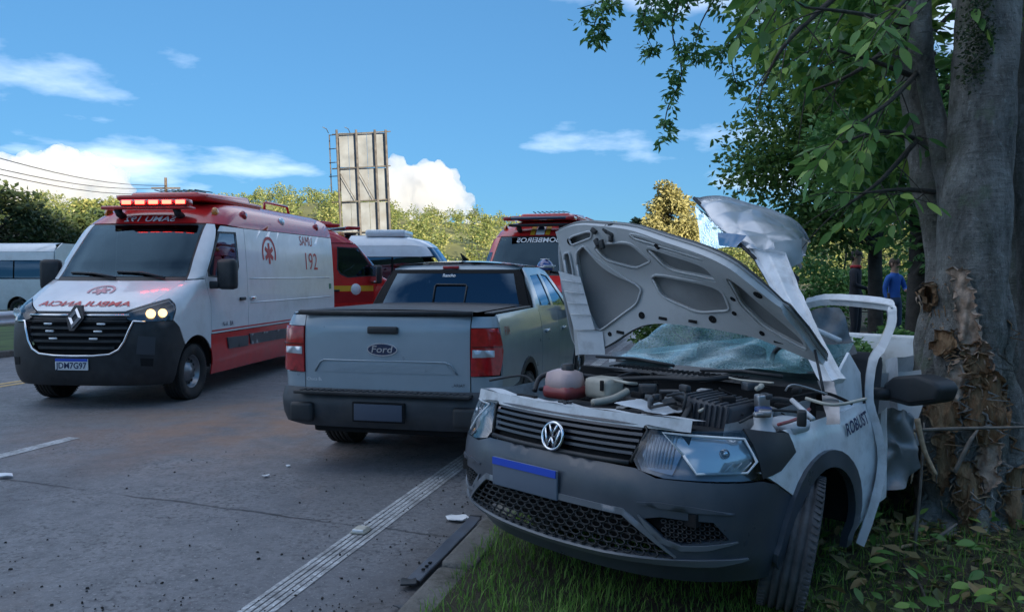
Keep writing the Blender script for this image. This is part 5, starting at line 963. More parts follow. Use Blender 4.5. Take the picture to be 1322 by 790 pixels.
# trees behind it: leafy roadside growth filling the right-hand side
def bush_tree(name, label, px, d, h, clumps, n, size, m, seed, tr=.12, cat='tree'):
    b = at(px, 400, d); base = Vector((b.x, b.y, VERGE_Z + .1)); root = thing(name, label, cat, base); R = random.Random(seed); cl = [(at(x, y, d + R.uniform(-.6, .6)) - base, (r, r, r * R.uniform(.7, 1))) for x, y, r in clumps]
    top = Vector((R.uniform(-.2, .2), 0, h)); t = wood([(0, 0, -.2), (R.uniform(-.15, .15), .1, h * .4), top], [tr, tr * .8, tr * .3], 9, .12, 3, seed)
    for c_, r_ in cl: st = Vector((0, 0, 0)).lerp(top, min(1, max(.15, (c_.z - .4) / h))); mb = wood([st, st.lerp(c_, .55) + Vector((0, 0, .1)), c_], [tr * .3, tr * .18, tr * .05], 5, .1, 3, seed, 3); t.add(mb.v, mb.f, True)
    t.build('trunk', MATS['dark_trunk'], root); tag(leaf_cloud('crown', cl, n, size, m, root, seed, .5, .35, .5), kind='stuff'); return root
R = random.Random(77)
def blob(x0, x1, y0, y1, n, r0, r1): return [(R.uniform(x0, x1), R.uniform(y0, y1), R.uniform(r0, r1)) for _ in range(n)]
bush_tree('leafy_tree', 'tall bright green tree behind the torn car roof', 1132, 12., 6.5, blob(975, 1120, 60, 230, 16, .45, .8) + blob(955, 1100, 190, 300, 12, .35, .6) + blob(1000, 1150, -60, 60, 10, .5, .9) + blob(1030, 1180, 120, 300, 12, .4, .65), 24000, .10, MATS['leaf_mid'], 51)
bush_tree('leafy_tree', 'darker green tree growing close behind the struck tree', 1180, 9., 5.5, blob(1080, 1200, 0, 255, 16, .35, .5) + blob(1180, 1340, -40, 330, 16, .4, .6), 14000, .10, MATS['leaf_small'], 52)
bush_tree('leafy_tree', 'shaded tree filling the gap right of the struck trunk', 1330, 7.5, 4.5, blob(1285, 1420, 60, 560, 18, .3, .5), 9000, .09, MATS['leaf_small'], 53)
bush_tree('shrub', 'dense dark shrub behind the open car door', 1090, 22, 2.4, blob(1030, 1230, 320, 420, 18, .5, .8), 9000, .14, MATS['leaf_small'], 54, .05, 'shrub')
bush_tree('shrub', 'low green shrub seen through the broken windscreen', 890, 14, 1.0, blob(830, 960, 415, 450, 8, .3, .45), 4000, .09, MATS['leaf_mid'], 55, .05, 'shrub')
bush_tree('shrub', 'tangled shrub between the bed of the wreck and the tree', 1150, 6.9, 1.2, blob(1100, 1215, 430, 540, 12, .14, .22), 6000, .06, MATS['leaf_small'], 56, .04, 'shrub')
# branch hanging in from the top, small leaves against the sky
def hanging():
    root = thing('hanging_branch', 'thin overhanging branch with small dark leaves against the sky', 'branch', at(1010, -60, 7.0)); o = root.location.copy(); q = lambda x, y, d=7.0: at(x, y, d) - o; R = random.Random(19); pts = []
    # the limb it grows from rises from the trees on the right, above the frame
    lines = [[(1010, -60), (940, -25), (880, -12), (800, -2), (745, 12)], [(880, -12), (868, 40), (880, 95), (862, 140), (858, 168)], [(940, -25), (905, 30), (895, 85)], [(800, -2), (770, 25), (768, 50)], [(840, -8), (830, 30), (842, 62)], [(1010, -60), (960, 20), (930, 70), (905, 60)], [(960, 20), (945, 80), (955, 120)], [(1010, -60), (1000, 30), (985, 90)], [(900, -20), (870, 10), (835, 25)]]
    for i, ln in enumerate(lines):
        P_ = [q(x, y, 7 + .1 * i) for x, y in ln]; wood(P_, [.014 if i == 0 else .008] + [.006] * (len(P_) - 2) + [.002], 6, .05, 8, i, 5).build('twig', MATS['twig_bark'], root)
        for a, b in zip(P_, P_[1:]):
            for k in range(7): pts.append((a.lerp(b, R.random()) + Vector((R.gauss(0, .04), R.gauss(0, .05), R.gauss(-.02, .04))), (.085, .085, .07)))
    tag(leaf_cloud('leaves', pts, 2300, .072, MATS['leaf_small'], root, 20, .42, .7, .8), kind='stuff'); MB().tube([q(1010, -60), q(1120, -260, 7.6), q(1250, -500, 8.2)], [.02, .035, .05], 8).build('limb', MATS['twig_bark'], root)
hanging()

# sticks and fresh leaves on the ground, each its own
def stick(label, pts, r, m, name='broken_branch'):
    P_ = [Vector(p) for p in pts]; o = P_[0].copy(); return tag(wood([p - o for p in P_], [r, r * .85, r * .5][:len(P_)] if len(P_) == 3 else [r, r * .6], 7, .1, 14, 1, 5).build(name, m, None, o), label, 'branch', 'broken branches round the tree')
tw = MATS['twig_bark']; pw = MATS['pale_wood']
stick('long bare branch lying level in front of the torn trunk', [at(1165, 556, 4.25), at(1240, 553, 4.2), at(1345, 551, 4.15)], .011, mat('grey_twig', (.17, .145, .12), .9, var=.3, vscale=20))
stick('thin upright stick beside the crumpled car door', [ground(1180, 712, VERGE_Z), at(1188, 630, 4.22), at(1193, 545, 4.3)], .010, MATS['grey_twig'])
stick('pale split stick leaning against the upright stick', [at(1184, 540, 4.24), at(1193, 580, 4.2), at(1209, 613, 4.15)], .016, pw)
stick('short splintered stick hanging beside the pale split stick', [at(1180, 558, 4.22), at(1181, 590, 4.22), at(1176, 624, 4.2)], .008, pw)
stick('forked fallen branch lying across the soil by the roots', [ground(1200, 700, VERGE_Z + .02), ground(1216, 690, VERGE_Z + .08), ground(1235, 676, VERGE_Z + .12)], .012, MATS['grey_twig'])
stick('pale chip of stripped wood on the soil below the door', [ground(1156, 708, VERGE_Z + .02), ground(1172, 704, VERGE_Z + .03), ground(1186, 702, VERGE_Z + .03)], .011, pw)
stick('leafless branch running through the leaf litter', [ground(1165, 728, VERGE_Z + .03), ground(1190, 760, VERGE_Z + .05), ground(1200, 800, VERGE_Z + .03)], .008, tw)
stick('curved dark root end poking from the soil', [at(1232, 610, 4.4), at(1252, 570, 4.42), at(1262, 555, 4.5)], .013, MATS['grey_twig'])
def ground_leaves():
    R = random.Random(23); o0 = None
    w = [0, .26, .40, .42, .34, .18, 0]; vs = []
    for i, h in enumerate(w): t = i / 6; vs += [(-h * .5, t, .10 * h + .18 * t * (1 - t)), (0, t, .18 * t * (1 - t)), (h * .5, t, .10 * h + .18 * t * (1 - t))]
    fs = [f for i in range(6) for f in ((i * 3, i * 3 + 1, i * 3 + 4, i * 3 + 3), (i * 3 + 1, i * 3 + 2, i * 3 + 5, i * 3 + 4))]; mes = []
    for k in range(5):
        me = bpy.data.meshes.new('fallen_leaf'); me.from_pydata(vs, [], fs); a_ = me.attributes.new('rnd', 'FLOAT', 'FACE'); a_.data.foreach_set('value', [(.25, .45, .6, .8, .95)[k]] * len(fs)); me.polygons.foreach_set('use_smooth', [True] * len(fs)); me.materials.append(MATS['leaf_near' if k < 4 else 'litter']); mes.append(me)
    names_ = ('dark green torn leaf lying on the ground in front of the struck tree', 'mid green torn leaf lying on the ground in front of the struck tree', 'fresh green torn leaf lying on the ground in front of the struck tree', 'bright yellow green torn leaf lying in front of the struck tree', 'brown withered leaf lying on the ground in front of the struck tree')
    for k in range(90):
        px, py = R.uniform(1060, 1330), R.uniform(660, 800); g = ground(px, py, VERGE_Z); v = R.randrange(5)
        L = R.uniform(.05, .115); o = bpy.data.objects.new('fallen_leaf', mes[v]); COL.objects.link(o); o.location = (g.x, g.y, VERGE_Z + .045 + R.uniform(0, .04)); o.scale = (L, L, L); o.rotation_euler = (R.gauss(.1, .4), R.gauss(0, .4), R.uniform(0, 6.28)); tag(o, names_[v], 'leaf', ('dark', 'mid', 'fresh', 'bright', 'brown')[v] + ' fallen leaves')
ground_leaves()
# ------------------------------------------------------------------ the wrecked white car-based pickup on the verge
VW_P, VW_A = Vector((.144, 3.469, 0)), .793
VW_R = Matrix.Rotation(-VW_A, 3, 'Z')
def VL(px, py, ax, val):
    """Photo pixel -> point in the wreck's own frame, on the plane ax = val (x: across, y: back from the nose, z: up)."""
    o = VW_R.transposed() @ (Vector((0, 0, CAM_H)) - VW_P); d = VW_R.transposed() @ ray(px, py); i = 'xyz'.index(ax); return o + d * ((val - o[i]) / d[i])
def crumple(p, a, f, seed=0):
    q = p * f + Vector((seed, seed * .7, 0)); return p + Vector((noise.noise(q), noise.noise(q + Vector((9, 0, 0))), noise.noise(q + Vector((0, 9, 0))))) * a
def dent_(p, a, f, seed=0):
    """Sheet-metal folds: cells meeting in sharp ridges."""
    d = noise.voronoi(p * f + Vector((seed * 1.7, seed, 0)))[0]; return p + Vector((.45, -.75, .35)) * a * ((d[1] - d[0]) - .3)
def patch(pts, nu, nv, amp=.0, fr=6., seed=0, ridge=0.):
    """Bilinear sheet through four corners (a b / d c), crumpled."""
    a, b, c, d = [Vector(p) for p in pts]
    def fn(u, v):
        p = a.lerp(b, u).lerp(d.lerp(c, u), v); q = dent_(crumple(p, amp * .5, fr, seed), amp, fr * .9, seed)
        if ridge: q += Vector((0, 0, ridge * abs(noise.noise(p * fr * .5 + Vector((seed, 3, 1))))))
        return q
    return MB().grid(fn, nu, nv)
def wreck():
    root = thing('wrecked_pickup', 'wrecked white pickup with raised bonnet and torn roof against the tree', 'pickup', VW_P, -VW_A)
    W = mat('wreck_white', (.82, .84, .86), .30, coat=.5, var=.04, dirt=(.30, .28, .26), dirt_amt=.5, dscale=9); BP = mat('bumper_plastic', (.052, .064, .082), .36, var=.15, vscale=5, bump=.04, bscale=300, spec=.7, dirt=(.13, .125, .12), dirt_amt=.3, dscale=7, rvar=.10)
    def ribbon(name, path, w, m, off=.007, mir=1):
        up_, lo_ = [], []
        for i, (x, z) in enumerate(path):
            a, b = path[max(0, i - 1)], path[min(len(path) - 1, i + 1)]; d = Vector((b[0] - a[0], b[1] - a[1])).normalized(); t = w * (.25 if i in (0, len(path) - 1) else 1) * .5; up_.append((x - d.y * t, z + d.x * t)); lo_.append((x + d.y * t, z - d.x * t))
        pl = [(S.q('x', x * mir, z), z) for x, z in up_ + lo_[::-1]]; sheet(S.pt, pl if mir > 0 else pl[::-1], [], .03, off, .012).build(name, m, root, fix=False)
    BK, V = MATS['black_plastic'], MATS['dark_void']; UG = mat('under_grey', (.62, .63, .63), .5, var=.08, vscale=3, dirt=(.22, .21, .19), dirt_amt=.5); UG2 = mat('under_panel', (.27, .275, .275), .6, var=.1, vscale=4, dirt=(.12, .11, .10), dirt_amt=.4); TS = mat('trim_satin', (.15, .165, .185), .35, .1)
    GC = glass('crazed_glass', (.34, .66, .68), .08, crack=.62, ior=1.45, refl_tint=(.7, .9, 1.)); ALU = mat('raw_metal', (.45, .45, .46), .4, .8, var=.2, dirt=(.15, .12, .10), dirt_amt=.6)
    S = Shell([(.32, .11), (.40, .05), (.46, .0), (.62, -.01), (.74, 0), (.80, .03), (.88, .055), (.95, .085), (1.0, .13), (1.05, .2)], [(.32, .78), (.45, .825), (.7, .845), (.85, .84), (.94, .81), (1.0, .78), (1.05, .7)], .46, 2.35)
    AC, AR = (.88, .40), .345
    # --- front bumper, one wrap with the lower mouth and fog pockets cut out
    e = X([(.10, .803), (.30, .80), (.43, .795), (.52, .768)]) + Y([(.36, .762), (.45, .735), (.53, .69)]) + Y(arc(*AC, AR + .055, 137, 182, 6)) + Y([(.50, .335)]) + X([(.72, .345), (.45, .335), (.12, .335)])
    ed = [(S.q(*p), p[2]) for p in e]; ring = ed + [(-u, z) for u, z in reversed(ed)]
    mouth = sym([(.40, .618), (.47, .57), (.60, .468), (.585, .448), (.3, .428), (.0, .423)]); fog = X([(.475, .605), (.55, .622), (.725, .615), (.765, .545), (.62, .515), (.56, .535)]); fogp = S.poly(fog)
    sheet(S.pt, ring, [S.poly(mouth), fogp, [(-u, z) for u, z in reversed(fogp)]], .045, 0., .03).build('bumper', BP, root, fix=False)
    sheet(S.pt, S.poly(sym([(.41, .63), (.62, .47), (.60, .44), (.0, .415)])), [], .08, -.07, 0).build('grille_backing', V, root, fix=False)
    hx = MB()                                                            # honeycomb in the lower mouth
    for r in range(7):
        z = .438 + r * .0265
        for k in range(-22, 23):
            x = (k + .5 * (r % 2)) * .0535
            if abs(x) < .575 - max(0, (z - .468)) * 1.2 and z < .607: c_ = S.front(x, z) + Vector((0, .016, 0)); hx.tube([c_ + Vector((.0255 * cos(a), .004 * sin(a), .0125 * sin(a))) for a in [pi * q / 4 for q in range(0, 9)]], .0042, 4, cap=False)
    hx.build('lower_grille', BK, root); tr = [(-.60, .465), (-.47, .575), (-.40, .623), (-.2, .628), (0, .630), (.2, .628), (.40, .623), (.47, .575), (.60, .465)]
    ribbon('grille_frame', tr, .026, TS); ribbon('grille_frame', [(-.80, .462), (-.72, .452), (-.60, .444), (-.3, .425), (0, .418), (.3, .425), (.60, .444), (.72, .452), (.80, .462)], .026, TS, .009)
    for g in (1, -1):
        pl = fogp if g > 0 else [(-u, z) for u, z in reversed(fogp)]; sheet(S.pt, pl, [], .06, -.045, 0).build('fog_pocket', V, root, fix=False); fm = MB()
        for r in range(5):
            for k in range(7):
                x, z = .555 + k * .029 + .014 * (r % 2), .535 + r * .017
                if x < .755 - abs(z - .57) * .3: c_ = S.front(g * x, z) + Vector((0, .015, 0)); fm.tube([c_ + Vector((.0125 * cos(a), .003 * sin(a), .0075 * sin(a))) for a in [pi * q / 3 for q in range(7)]], .003, 4, cap=False)
        fm.build('fog_grille', BK, root); ribbon('fog_trim', [(.465, .62), (.50, .58), (.555, .528), (.62, .505), (.70, .512), (.785, .535)], .020, TS, .006, g); ribbon('bumper_crease', [(.46, .668), (.55, .668), (.66, .662), (.78, .648)], .022, BP, .008, g)
    # --- plate: blue band over a blank face
    pc = S.front(-.11, .675) + Vector((0, -.012, 0)); MB().rbox(pc, (.40, .012, .13), .008).build('number_plate', mat('plate_blank', (.12, .15, .20), .5, var=.05), root); MB().box(pc + Vector((0, -.009, .048)), (.39, .004, .032)).build('plate_band', MATS['plate_blue'], root)
    # --- upper grille
    g0 = sym([(.425, .955), (.44, .94), (.40, .815)]); S.panel('grille_backing', g0, V, root, mid=True, off=-.035, skirt=0)
    for z, w_ in ((.945, .42), (.922, .428), (.897, .420), (.872, .412), (.847, .404)): sheet(S.pt, S.poly(sym([(w_, z + .0085), (w_, z - .0035)])), [], .05, -.004, .022).build('grille_slat', mat('slat_grey', (.055, .062, .075), .35), root, fix=False)
    S.panel('grille_cover', sym([(.445, .957), (.46, .992)]), mat('slat_grey', (.055, .062, .075), .35), root, mid=True, off=.004)
    for x in (-1, 1): MB().tube([S.front(x * .43, .955), S.front(x * .447, .94), S.front(x * .405, .813)], .009, 6).build('grille_edge', BK, root)
    MB().tube([S.front(k * .1, .812) + Vector((0, -.002, 0)) for k in range(-4, 5)], .011, 6).build('grille_edge', BK, root)
    ec = S.front(.02, .872) + Vector((0, -.022, 0)); er = Matrix.Translation(ec) @ Matrix.Rotation(-.22, 4, 'X') @ Matrix.Rotation(-pi / 2, 4, 'Z'); CH = MATS['chrome']
    MB().lathe([(.062, -.004), (.065, .006), (.060, .012), (.052, .009), (.052, -.004)], 40, er, closed=True).build('badge_ring', CH, root); MB().lathe([(.001, .001), (.055, .001), (.055, -.01)], 32, er).build('badge_disc', mat('badge_black', (.012, .014, .02), .2, coat=1.), root)
    bv = lambda x, z: ec + Matrix.Rotation(-.22, 3, 'X') @ Vector((x, -.009, z)); ltr = MB()
    for strip in (((-.022, .047), (0, .003), (.022, .047)), ((-.043, .029), (-.020, -.046), (0, -.006), (.020, -.046), (.043, .029))):
        for a, b in zip(strip, strip[1:]): ltr.tube([bv(*a), bv(*b)], .0052, 6)
    ltr.build('badge_letters', CH, root)
    # --- headlamps
    hl = X([(.405, .838), (.445, .79), (.55, .770)]) + Y([(.36, .770), (.47, .785), (.60, .84), (.575, .915), (.35, .955)]) + X([(.52, .945), (.455, .945)])
    for g in (1, -1):
        p = S.poly(hl); p = p if g > 0 else [(-u, z) for u, z in reversed(p)]; sheet(S.pt, p, [], .05, -.05, 0).build('headlamp', mat('lamp_house', (.22, .25, .30), .3, .3), root, fix=False); sheet(S.pt, p, [], .04, .004, .05).build('headlamp_lens', MATS['lens'], root, fix=False)
        hs = Y([(.355, .772), (.47, .788), (.60, .842), (.575, .918), (.345, .958)]); hs = S.poly(hs); hs = hs if g > 0 else [(-u, z) for u, z in reversed(hs)]; sheet(S.pt, hs, [], .04, .009, .03).build('headlamp_housing', BK, root, fix=False); MB().grid(lambda u, v: Vector((g * (.44 + .36 * u), .12 + .36 * u * u + .22 * v, .965 - .03 * u - .015 * v)), 10, 4).build('lamp_ledge', BK, root, fix=False)
        hex_ = X([(.60, .862), (.655, .795)]) + Y([(.30, .80), (.345, .84), (.33, .925), (.15, .938)]); hp = S.poly(hex_); hp = hp if g > 0 else [(-u, z) for u, z in reversed(hp)]; sheet(S.pt, hp, [], .03, -.022, .03).build('reflector', MATS['lamp_clear'], root, fix=False)
        rim_ = [S.pt(u, z) + Vector((g * .004, -.004, 0)) for u, z in hp]; MB().tube(rim_ + [rim_[0]], .006, 5).build('reflector_rim', mat('lamp_white', (.75, .78, .8), .25), root)
        ip = X([(.43, .86), (.47, .80), (.57, .79), (.59, .86), (.57, .93), (.48, .93)]); ip = S.poly(ip); ip = ip if g > 0 else [(-u, z) for u, z in reversed(ip)]; sheet(S.pt, ip, [], .03, -.03, .02).build('indicator', mat('indicator_grey', (.34, .40, .50), .14, .4), root, fix=False)
        for q_ in range(9): x_ = .445 + q_ * .0135; MB().tube([S.front(g * x_, .80) + Vector((0, .020, 0)), S.front(g * x_, .925) + Vector((0, .020, 0))], .0022, 4).build('lens_rib', MATS['lamp_white'], root)
        for q_ in range(3): x_ = .735 + q_ * .022; MB().tube([S.front(g * x_, .805) + Vector((g * .004, .004, 0)), S.front(g * (x_ + .018), .838) + Vector((g * .004, .004, 0))], .004, 4).build('lens_mark', MATS['lamp_white'], root)
        MB().lathe([(.001, 0), (.018, .004), (.02, .02)], 12, Matrix.Translation(S.front(g * .72, .868) + Vector((0, .01, 0))) @ Matrix.Rotation(pi / 2, 4, 'Z')).build('bulb', MATS['chrome'], root)
    # --- radiator support, inner bay
    rs = MB(); rs.grid(lambda u, v: crumple(Vector(((u - .5) * 1.24, .10 + .10 * v + .22 * abs(u - .5) ** 2 * 1.6, 1.0 - .012 * v + .004 * sin(u * 30))), .008, 5), 30, 4); rs.grid(lambda u, v: Vector(((u - .5) * 1.24, .10 + .22 * abs(u - .5) ** 2 * 1.6 - .012 * v, 1.0 - .05 * v)), 30, 2); rs.build('radiator_support', mat('support_white', (.66, .68, .70), .45, var=.06, dirt=(.20, .18, .16), dirt_amt=.6, dscale=9), root, fix=False)
    for x in (-.30, .30): MB().rbox((x, .165 + .03, .994), (.12, .026, .012), .005).build('slot', V, root)
    for k in range(5): MB().box((.0 + random.uniform(-.05, .05), .15 + random.uniform(-.02, .03), 1.002), (.05, .012, .008), Matrix.Rotation(random.uniform(-1, 1), 3, 'Z')).build('latch', BK, root)
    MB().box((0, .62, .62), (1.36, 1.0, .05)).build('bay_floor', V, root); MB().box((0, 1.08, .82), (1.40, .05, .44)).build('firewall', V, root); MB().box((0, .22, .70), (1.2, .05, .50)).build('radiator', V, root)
    for g in (1, -1): patch([(g * .70, .30, .97), (g * .70, 1.1, 1.0), (g * .62, 1.1, .6), (g * .62, .30, .6)], 12, 6, .02, 6, g).build('inner_wing', mat('bay_white', (.45, .46, .47), .5, dirt=(.10, .09, .08), dirt_amt=.8, dscale=6), root, fix=False)
    eng = MB(); eng.rbox((-.05, .62, .84), (.62, .44, .22), .05); eng.rbox((-.10, .60, .96), (.46, .20, .06), .025); eng.build('engine', mat('engine_grey', (.10, .10, .105), .5, .5, var=.4, vscale=20, bump=.4, bscale=60), root)
    bx = VL(925, 520, 'y', .50); ab = MB(); fn = lambda p: (p.x * (1 - .16 * (p.z > 0)), p.y * (1 - .12 * (p.z > 0)), p.z); ab.rbox((bx.x, .52, .955), (.27, .25, .17), .018, Matrix.Rotation(.12, 3, 'Y'), fn=fn); ao = ab.build('air_filter_box', mat('filter_grey', (.055, .058, .066), .55, var=.2, bump=.1), root)
    for k in range(9): MB().rbox((bx.x - .105 + k * .0262, .52 - .118, .955), (.008, .016, .15), .003, Matrix.Rotation(.12, 3, 'Y')).build('rib', MATS['filter_grey'], ao)
    for k in range(8): MB().rbox((bx.x - .10 + k * .029, .52, 1.041 - .0035 * k + .014), (.010, .22, .010), .003, Matrix.Rotation(.12, 3, 'Y')).build('rib', MATS['filter_grey'], ao)
    MB().tube([(bx.x - .13, .55, .95), (bx.x - .22, .58, .97), (bx.x - .30, .56, .95)], .05, 10).build('intake_hose', BK, root)
    rp = VL(722, 494, 'y', .36); rz = MB(); rz.rbox((rp.x, .40, rp.z), (.17, .15, .13), .055); rz.build('coolant_tank', mat('tank_clear', (.55, .40, .38), .35, var=.15, vscale=6), root); MB().rbox((rp.x, .40, rp.z - .045), (.174, .154, .07), .03).build('coolant', mat('coolant_red', (.30, .06, .06), .3), root); MB().lathe([(.001, .03), (.03, .03), (.032, 0)], 14, Matrix.Translation((rp.x + .02, .40, rp.z + .06)) @ Matrix.Rotation(-pi / 2, 4, 'Y')).build('tank_cap', BK, root)
    b2 = VL(775, 498, 'y', .45); MB().rbox((b2.x, .48, b2.z - .01), (.15, .13, .10), .025).build('brake_fluid_tank', mat('tank_cream', (.46, .43, .36), .45, var=.2, dirt=(.12, .10, .08)), root); MB().rbox((b2.x + .05, .40, b2.z + .01), (.02, .01, .05), .004).build('tank_label', V, root)
    wb = VL(985, 545, 'y', .50); MB().lathe([(.001, .05), (.034, .05), (.038, .02), (.036, -.01), (.05, -.03), (.055, -.06)], 18, Matrix.Translation((wb.x, .50, wb.z)) @ Matrix.Rotation(-pi / 2, 4, 'Y')).build('washer_bottle', mat('bottle_white', (.62, .66, .7), .4), root); MB().lathe([(.001, .062), (.034, .062), (.036, .045)], 16, Matrix.Translation((wb.x, .50, wb.z)) @ Matrix.Rotation(-pi / 2, 4, 'Y')).build('bottle_cap', mat('cap_blue', (.02, .05, .16), .4), root)
    MB().rbox((wb.x + .02, .68, wb.z - .03), (.15, .14, .06), .03).build('strut_top', MATS['bottle_white'], root)
    cv = VL(830, 524, 'y', .30); patch([(cv.x - .13, .26, cv.z), (cv.x + .13, .24, cv.z - .01), (cv.x + .15, .42, cv.z - .02), (cv.x - .11, .44, cv.z + .01)], 12, 10, .035, 12, 3).build('torn_liner', MATS['bottle_white'], root, fix=False)
    hose = lambda pts, r, m=BK, nm='hose': wood([Vector(p) for p in pts], [r] * len(pts), 8, .02, 9, 0, 6).build(nm, m, root)
    hose([VL(690, 505, 'y', .36), VL(700, 485, 'y', .42), VL(735, 483, 'y', .5), VL(790, 489, 'y', .6), VL(850, 488, 'y', .68), VL(905, 490, 'y', .72), VL(945, 486, 'y', .80)], .013); hose([VL(765, 520, 'y', .3), VL(790, 515, 'y', .4), VL(810, 505, 'y', .5)], .018, MATS['tank_cream']); hose([VL(880, 545, 'y', .3), VL(890, 520, 'y', .42), VL(870, 510, 'y', .55)], .014); hose([VL(960, 520, 'y', .6), VL(1000, 515, 'y', .7), VL(1030, 520, 'y', .75)], .012); hose([VL(1005, 548, 'y', .35), VL(1030, 540, 'y', .5), VL(1045, 528, 'y', .65)], .007, MATS['coolant_red'], 'cable'); hose([VL(800, 530, 'y', .3), VL(850, 520, 'y', .45), VL(960, 535, 'y', .5)], .006, BK, 'cable'); hose([VL(955, 545, 'y', .34), VL(990, 530, 'y', .5), VL(1035, 532, 'y', .62)], .006, BK, 'cable')
    MB().tube([VL(1022, 516, 'y', .62), VL(1050, 541, 'y', .55)], .010, 8).build('bonnet_prop', mat('prop_white', (.6, .62, .64), .4), root)
    R = random.Random(31)
    for k in range(46):
        px, py = R.uniform(755, 1040), R.uniform(485, 545); y = R.uniform(.32, .9); p_ = VL(px, py, 'y', y); MB().rbox(p_ + Vector((0, 0, -.02)), (R.uniform(.02, .08), R.uniform(.02, .07), R.uniform(.02, .06)), .008, Matrix.Rotation(R.uniform(0, 3), 3, 'Z')).build('engine_bracket', R.choice((BK, MATS['engine_grey'], ALU, UG2, V)), root)
    for k in range(34):
        a = VL(R.uniform(690, 1040), R.uniform(488, 540), 'y', R.uniform(.35, .9)); b = a + Vector((R.uniform(-.3, .3), R.uniform(-.2, .25), R.uniform(-.05, .03))); c_ = (a + b) / 2 + Vector((R.uniform(-.08, .08), R.uniform(-.08, .08), R.uniform(-.02, .05)))
        hose([a, c_, b], R.choice((.004, .005, .007, .011)), R.choice((BK, BK, V, MATS['grey_mould'], MATS['tank_cream'], ALU)), 'wiring')
    # --- cowl, wipers, dash
    cw = MB(); cw.grid(lambda u, v: Vector(((u - .5) * 1.36, 1.0 + .22 * v + .10 * (2 * abs(u - .5)) ** 2, 1.045 + .03 * v - .03 * (2 * abs(u - .5)) ** 2)), 20, 4); cw.build('cowl', BK, root, fix=False)
    for k in range(26): MB().box((-.45 + .02 * k * 1.6, 1.06, 1.062), (.008, .10, .006)).build('cowl_slot', V, root)
    for a, b in (((870, 472), (770, 460)), ((1010, 486), (905, 478))): MB().tube([VL(*a, 'y', 1.0), VL((a[0] + b[0]) / 2, (a[1] + b[1]) / 2 - 3, 'y', 1.05), VL(*b, 'y', 1.1)], .009, 6).build('wiper', BK, root)
    MB().rbox((0, 1.48, 1.0), (1.34, .34, .16), .05).build('dashboard', MATS['interior'], root)
    # --- broken windscreen sagging over the dash, and torn pieces
    ws = MB(); ws.grid(lambda u, v: crumple(Vector(((u - .5) * (1.30 - .1 * v), 1.14 + .62 * v + .10 * (2 * u - 1) ** 2 * (1 - v), 1.075 + .16 * v - .05 * sin(pi * v) * (.6 + .4 * sin(u * 7)) + .05 * v * sin(u * 5 + 1))), .035, 6, 2), 34, 14); ws.build('windscreen', GC, root, fix=False)
    0 and patch([VL(800, 438, 'y', 1.35), VL(855, 430, 'y', 1.5), VL(870, 462, 'y', 1.3), VL(790, 470, 'y', 1.2)], 10, 6, .03, 8, 4).build('windscreen_piece', GC, root, fix=False)
    0 and patch([VL(960, 455, 'y', 1.4), VL(1080, 450, 'y', 1.35), VL(1085, 478, 'y', 1.25), VL(950, 478, 'y', 1.25)], 12, 6, .03, 8, 5).build('windscreen_piece', GC, root, fix=False)
    # --- wings
    for g, amp in ((1, .0), (-1, .0)):
        wg = Y([(.345, .80), (.47, .792), (.61, .845), (.585, .92), (.54, .935), (.80, .938), (1.12, .942), (1.46, .948), (1.50, .86), (1.545, .66), (1.48, .48), (1.30, .285)] + arc(*AC, AR + .05, 0, 138, 14)); pl = S.poly(wg); pl = pl if g > 0 else [(-u, z) for u, z in reversed(pl)]
        b = sheet(S.pt, pl, [], .05, .004, .02); b.v = [tuple(crumple(Vector(v), .006 if v[1] < 1.2 else .012, 5, 1)) for v in b.v]; b.build('wing', W, root, fix=False)
        fl = Y(arc(*AC, AR + .062, 178, 3, 18) + [(1.285, .29), (1.225, .285)] + arc(*AC, AR - .012, 2, 172, 18) + [(.53, .36)]); pl = S.poly(fl); pl = pl if g > 0 else [(-u, z) for u, z in reversed(pl)]; sheet(S.pt, pl, [], .04, .022, .035).build('wheel_arch_flare', BP, root, fix=False)
        MB().grid(lambda u, v: (g * (.42 + .40 * u), AC[0] + (AR + .02) * cos(pi * v), AC[1] + (AR + .02) * sin(pi * v)), 3, 16).build('wheel_well', V, root, fix=False)
    lettering('wing_text', 'ROBUST', .075, lambda u, v: S.side(1.22 + u, .878 + v + .12 * u) + Vector((.012, 0, 0)), mat('plate_ink', (.02, .03, .09), .5), root, bold=.03, stretch=.92)
    # --- wheels: near front wheel steered out
    ST = mat('worn_tyre', (.085, .085, .09), .9, bump=.4, bscale=90, var=.3, vscale=12, dirt=(.15, .125, .11), dirt_amt=.7, dscale=5)
    wheel(root, (.735, .80, .405), .302, .195, 1, MATS['steel_wheel'], ST, .62, 'steel', steer=.42, camber=.16); wheel(root, (-.70, .88, .41), .302, .195, -1, MATS['steel_wheel'], ST, .62, 'steel', steer=.40)
    for g in (1, -1): wheel(root, (g * .66, 3.62, .41), .302, .195, g, MATS['steel_wheel'], MATS['tyre_rubber'], .62, 'steel')
    # --- bonnet, standing open and bent: skin, primer-grey inner panel, pressed frame with openings
    Fe = [(-.68, .82, 1.825), (-.52, .79, 1.852), (-.36, .76, 1.848), (-.08, .71, 1.815), (.22, .63, 1.725), (.50, .58, 1.64), (.62, .62, 1.56), (.71, .74, 1.44)]; Re = [(-.66, .98, 1.10), (-.56, .975, 1.125), (-.42, .97, 1.175), (-.16, .96, 1.30), (.15, .97, 1.315), (.42, .985, 1.285), (.60, 1.0, 1.235), (.78, 1.03, 1.17)]
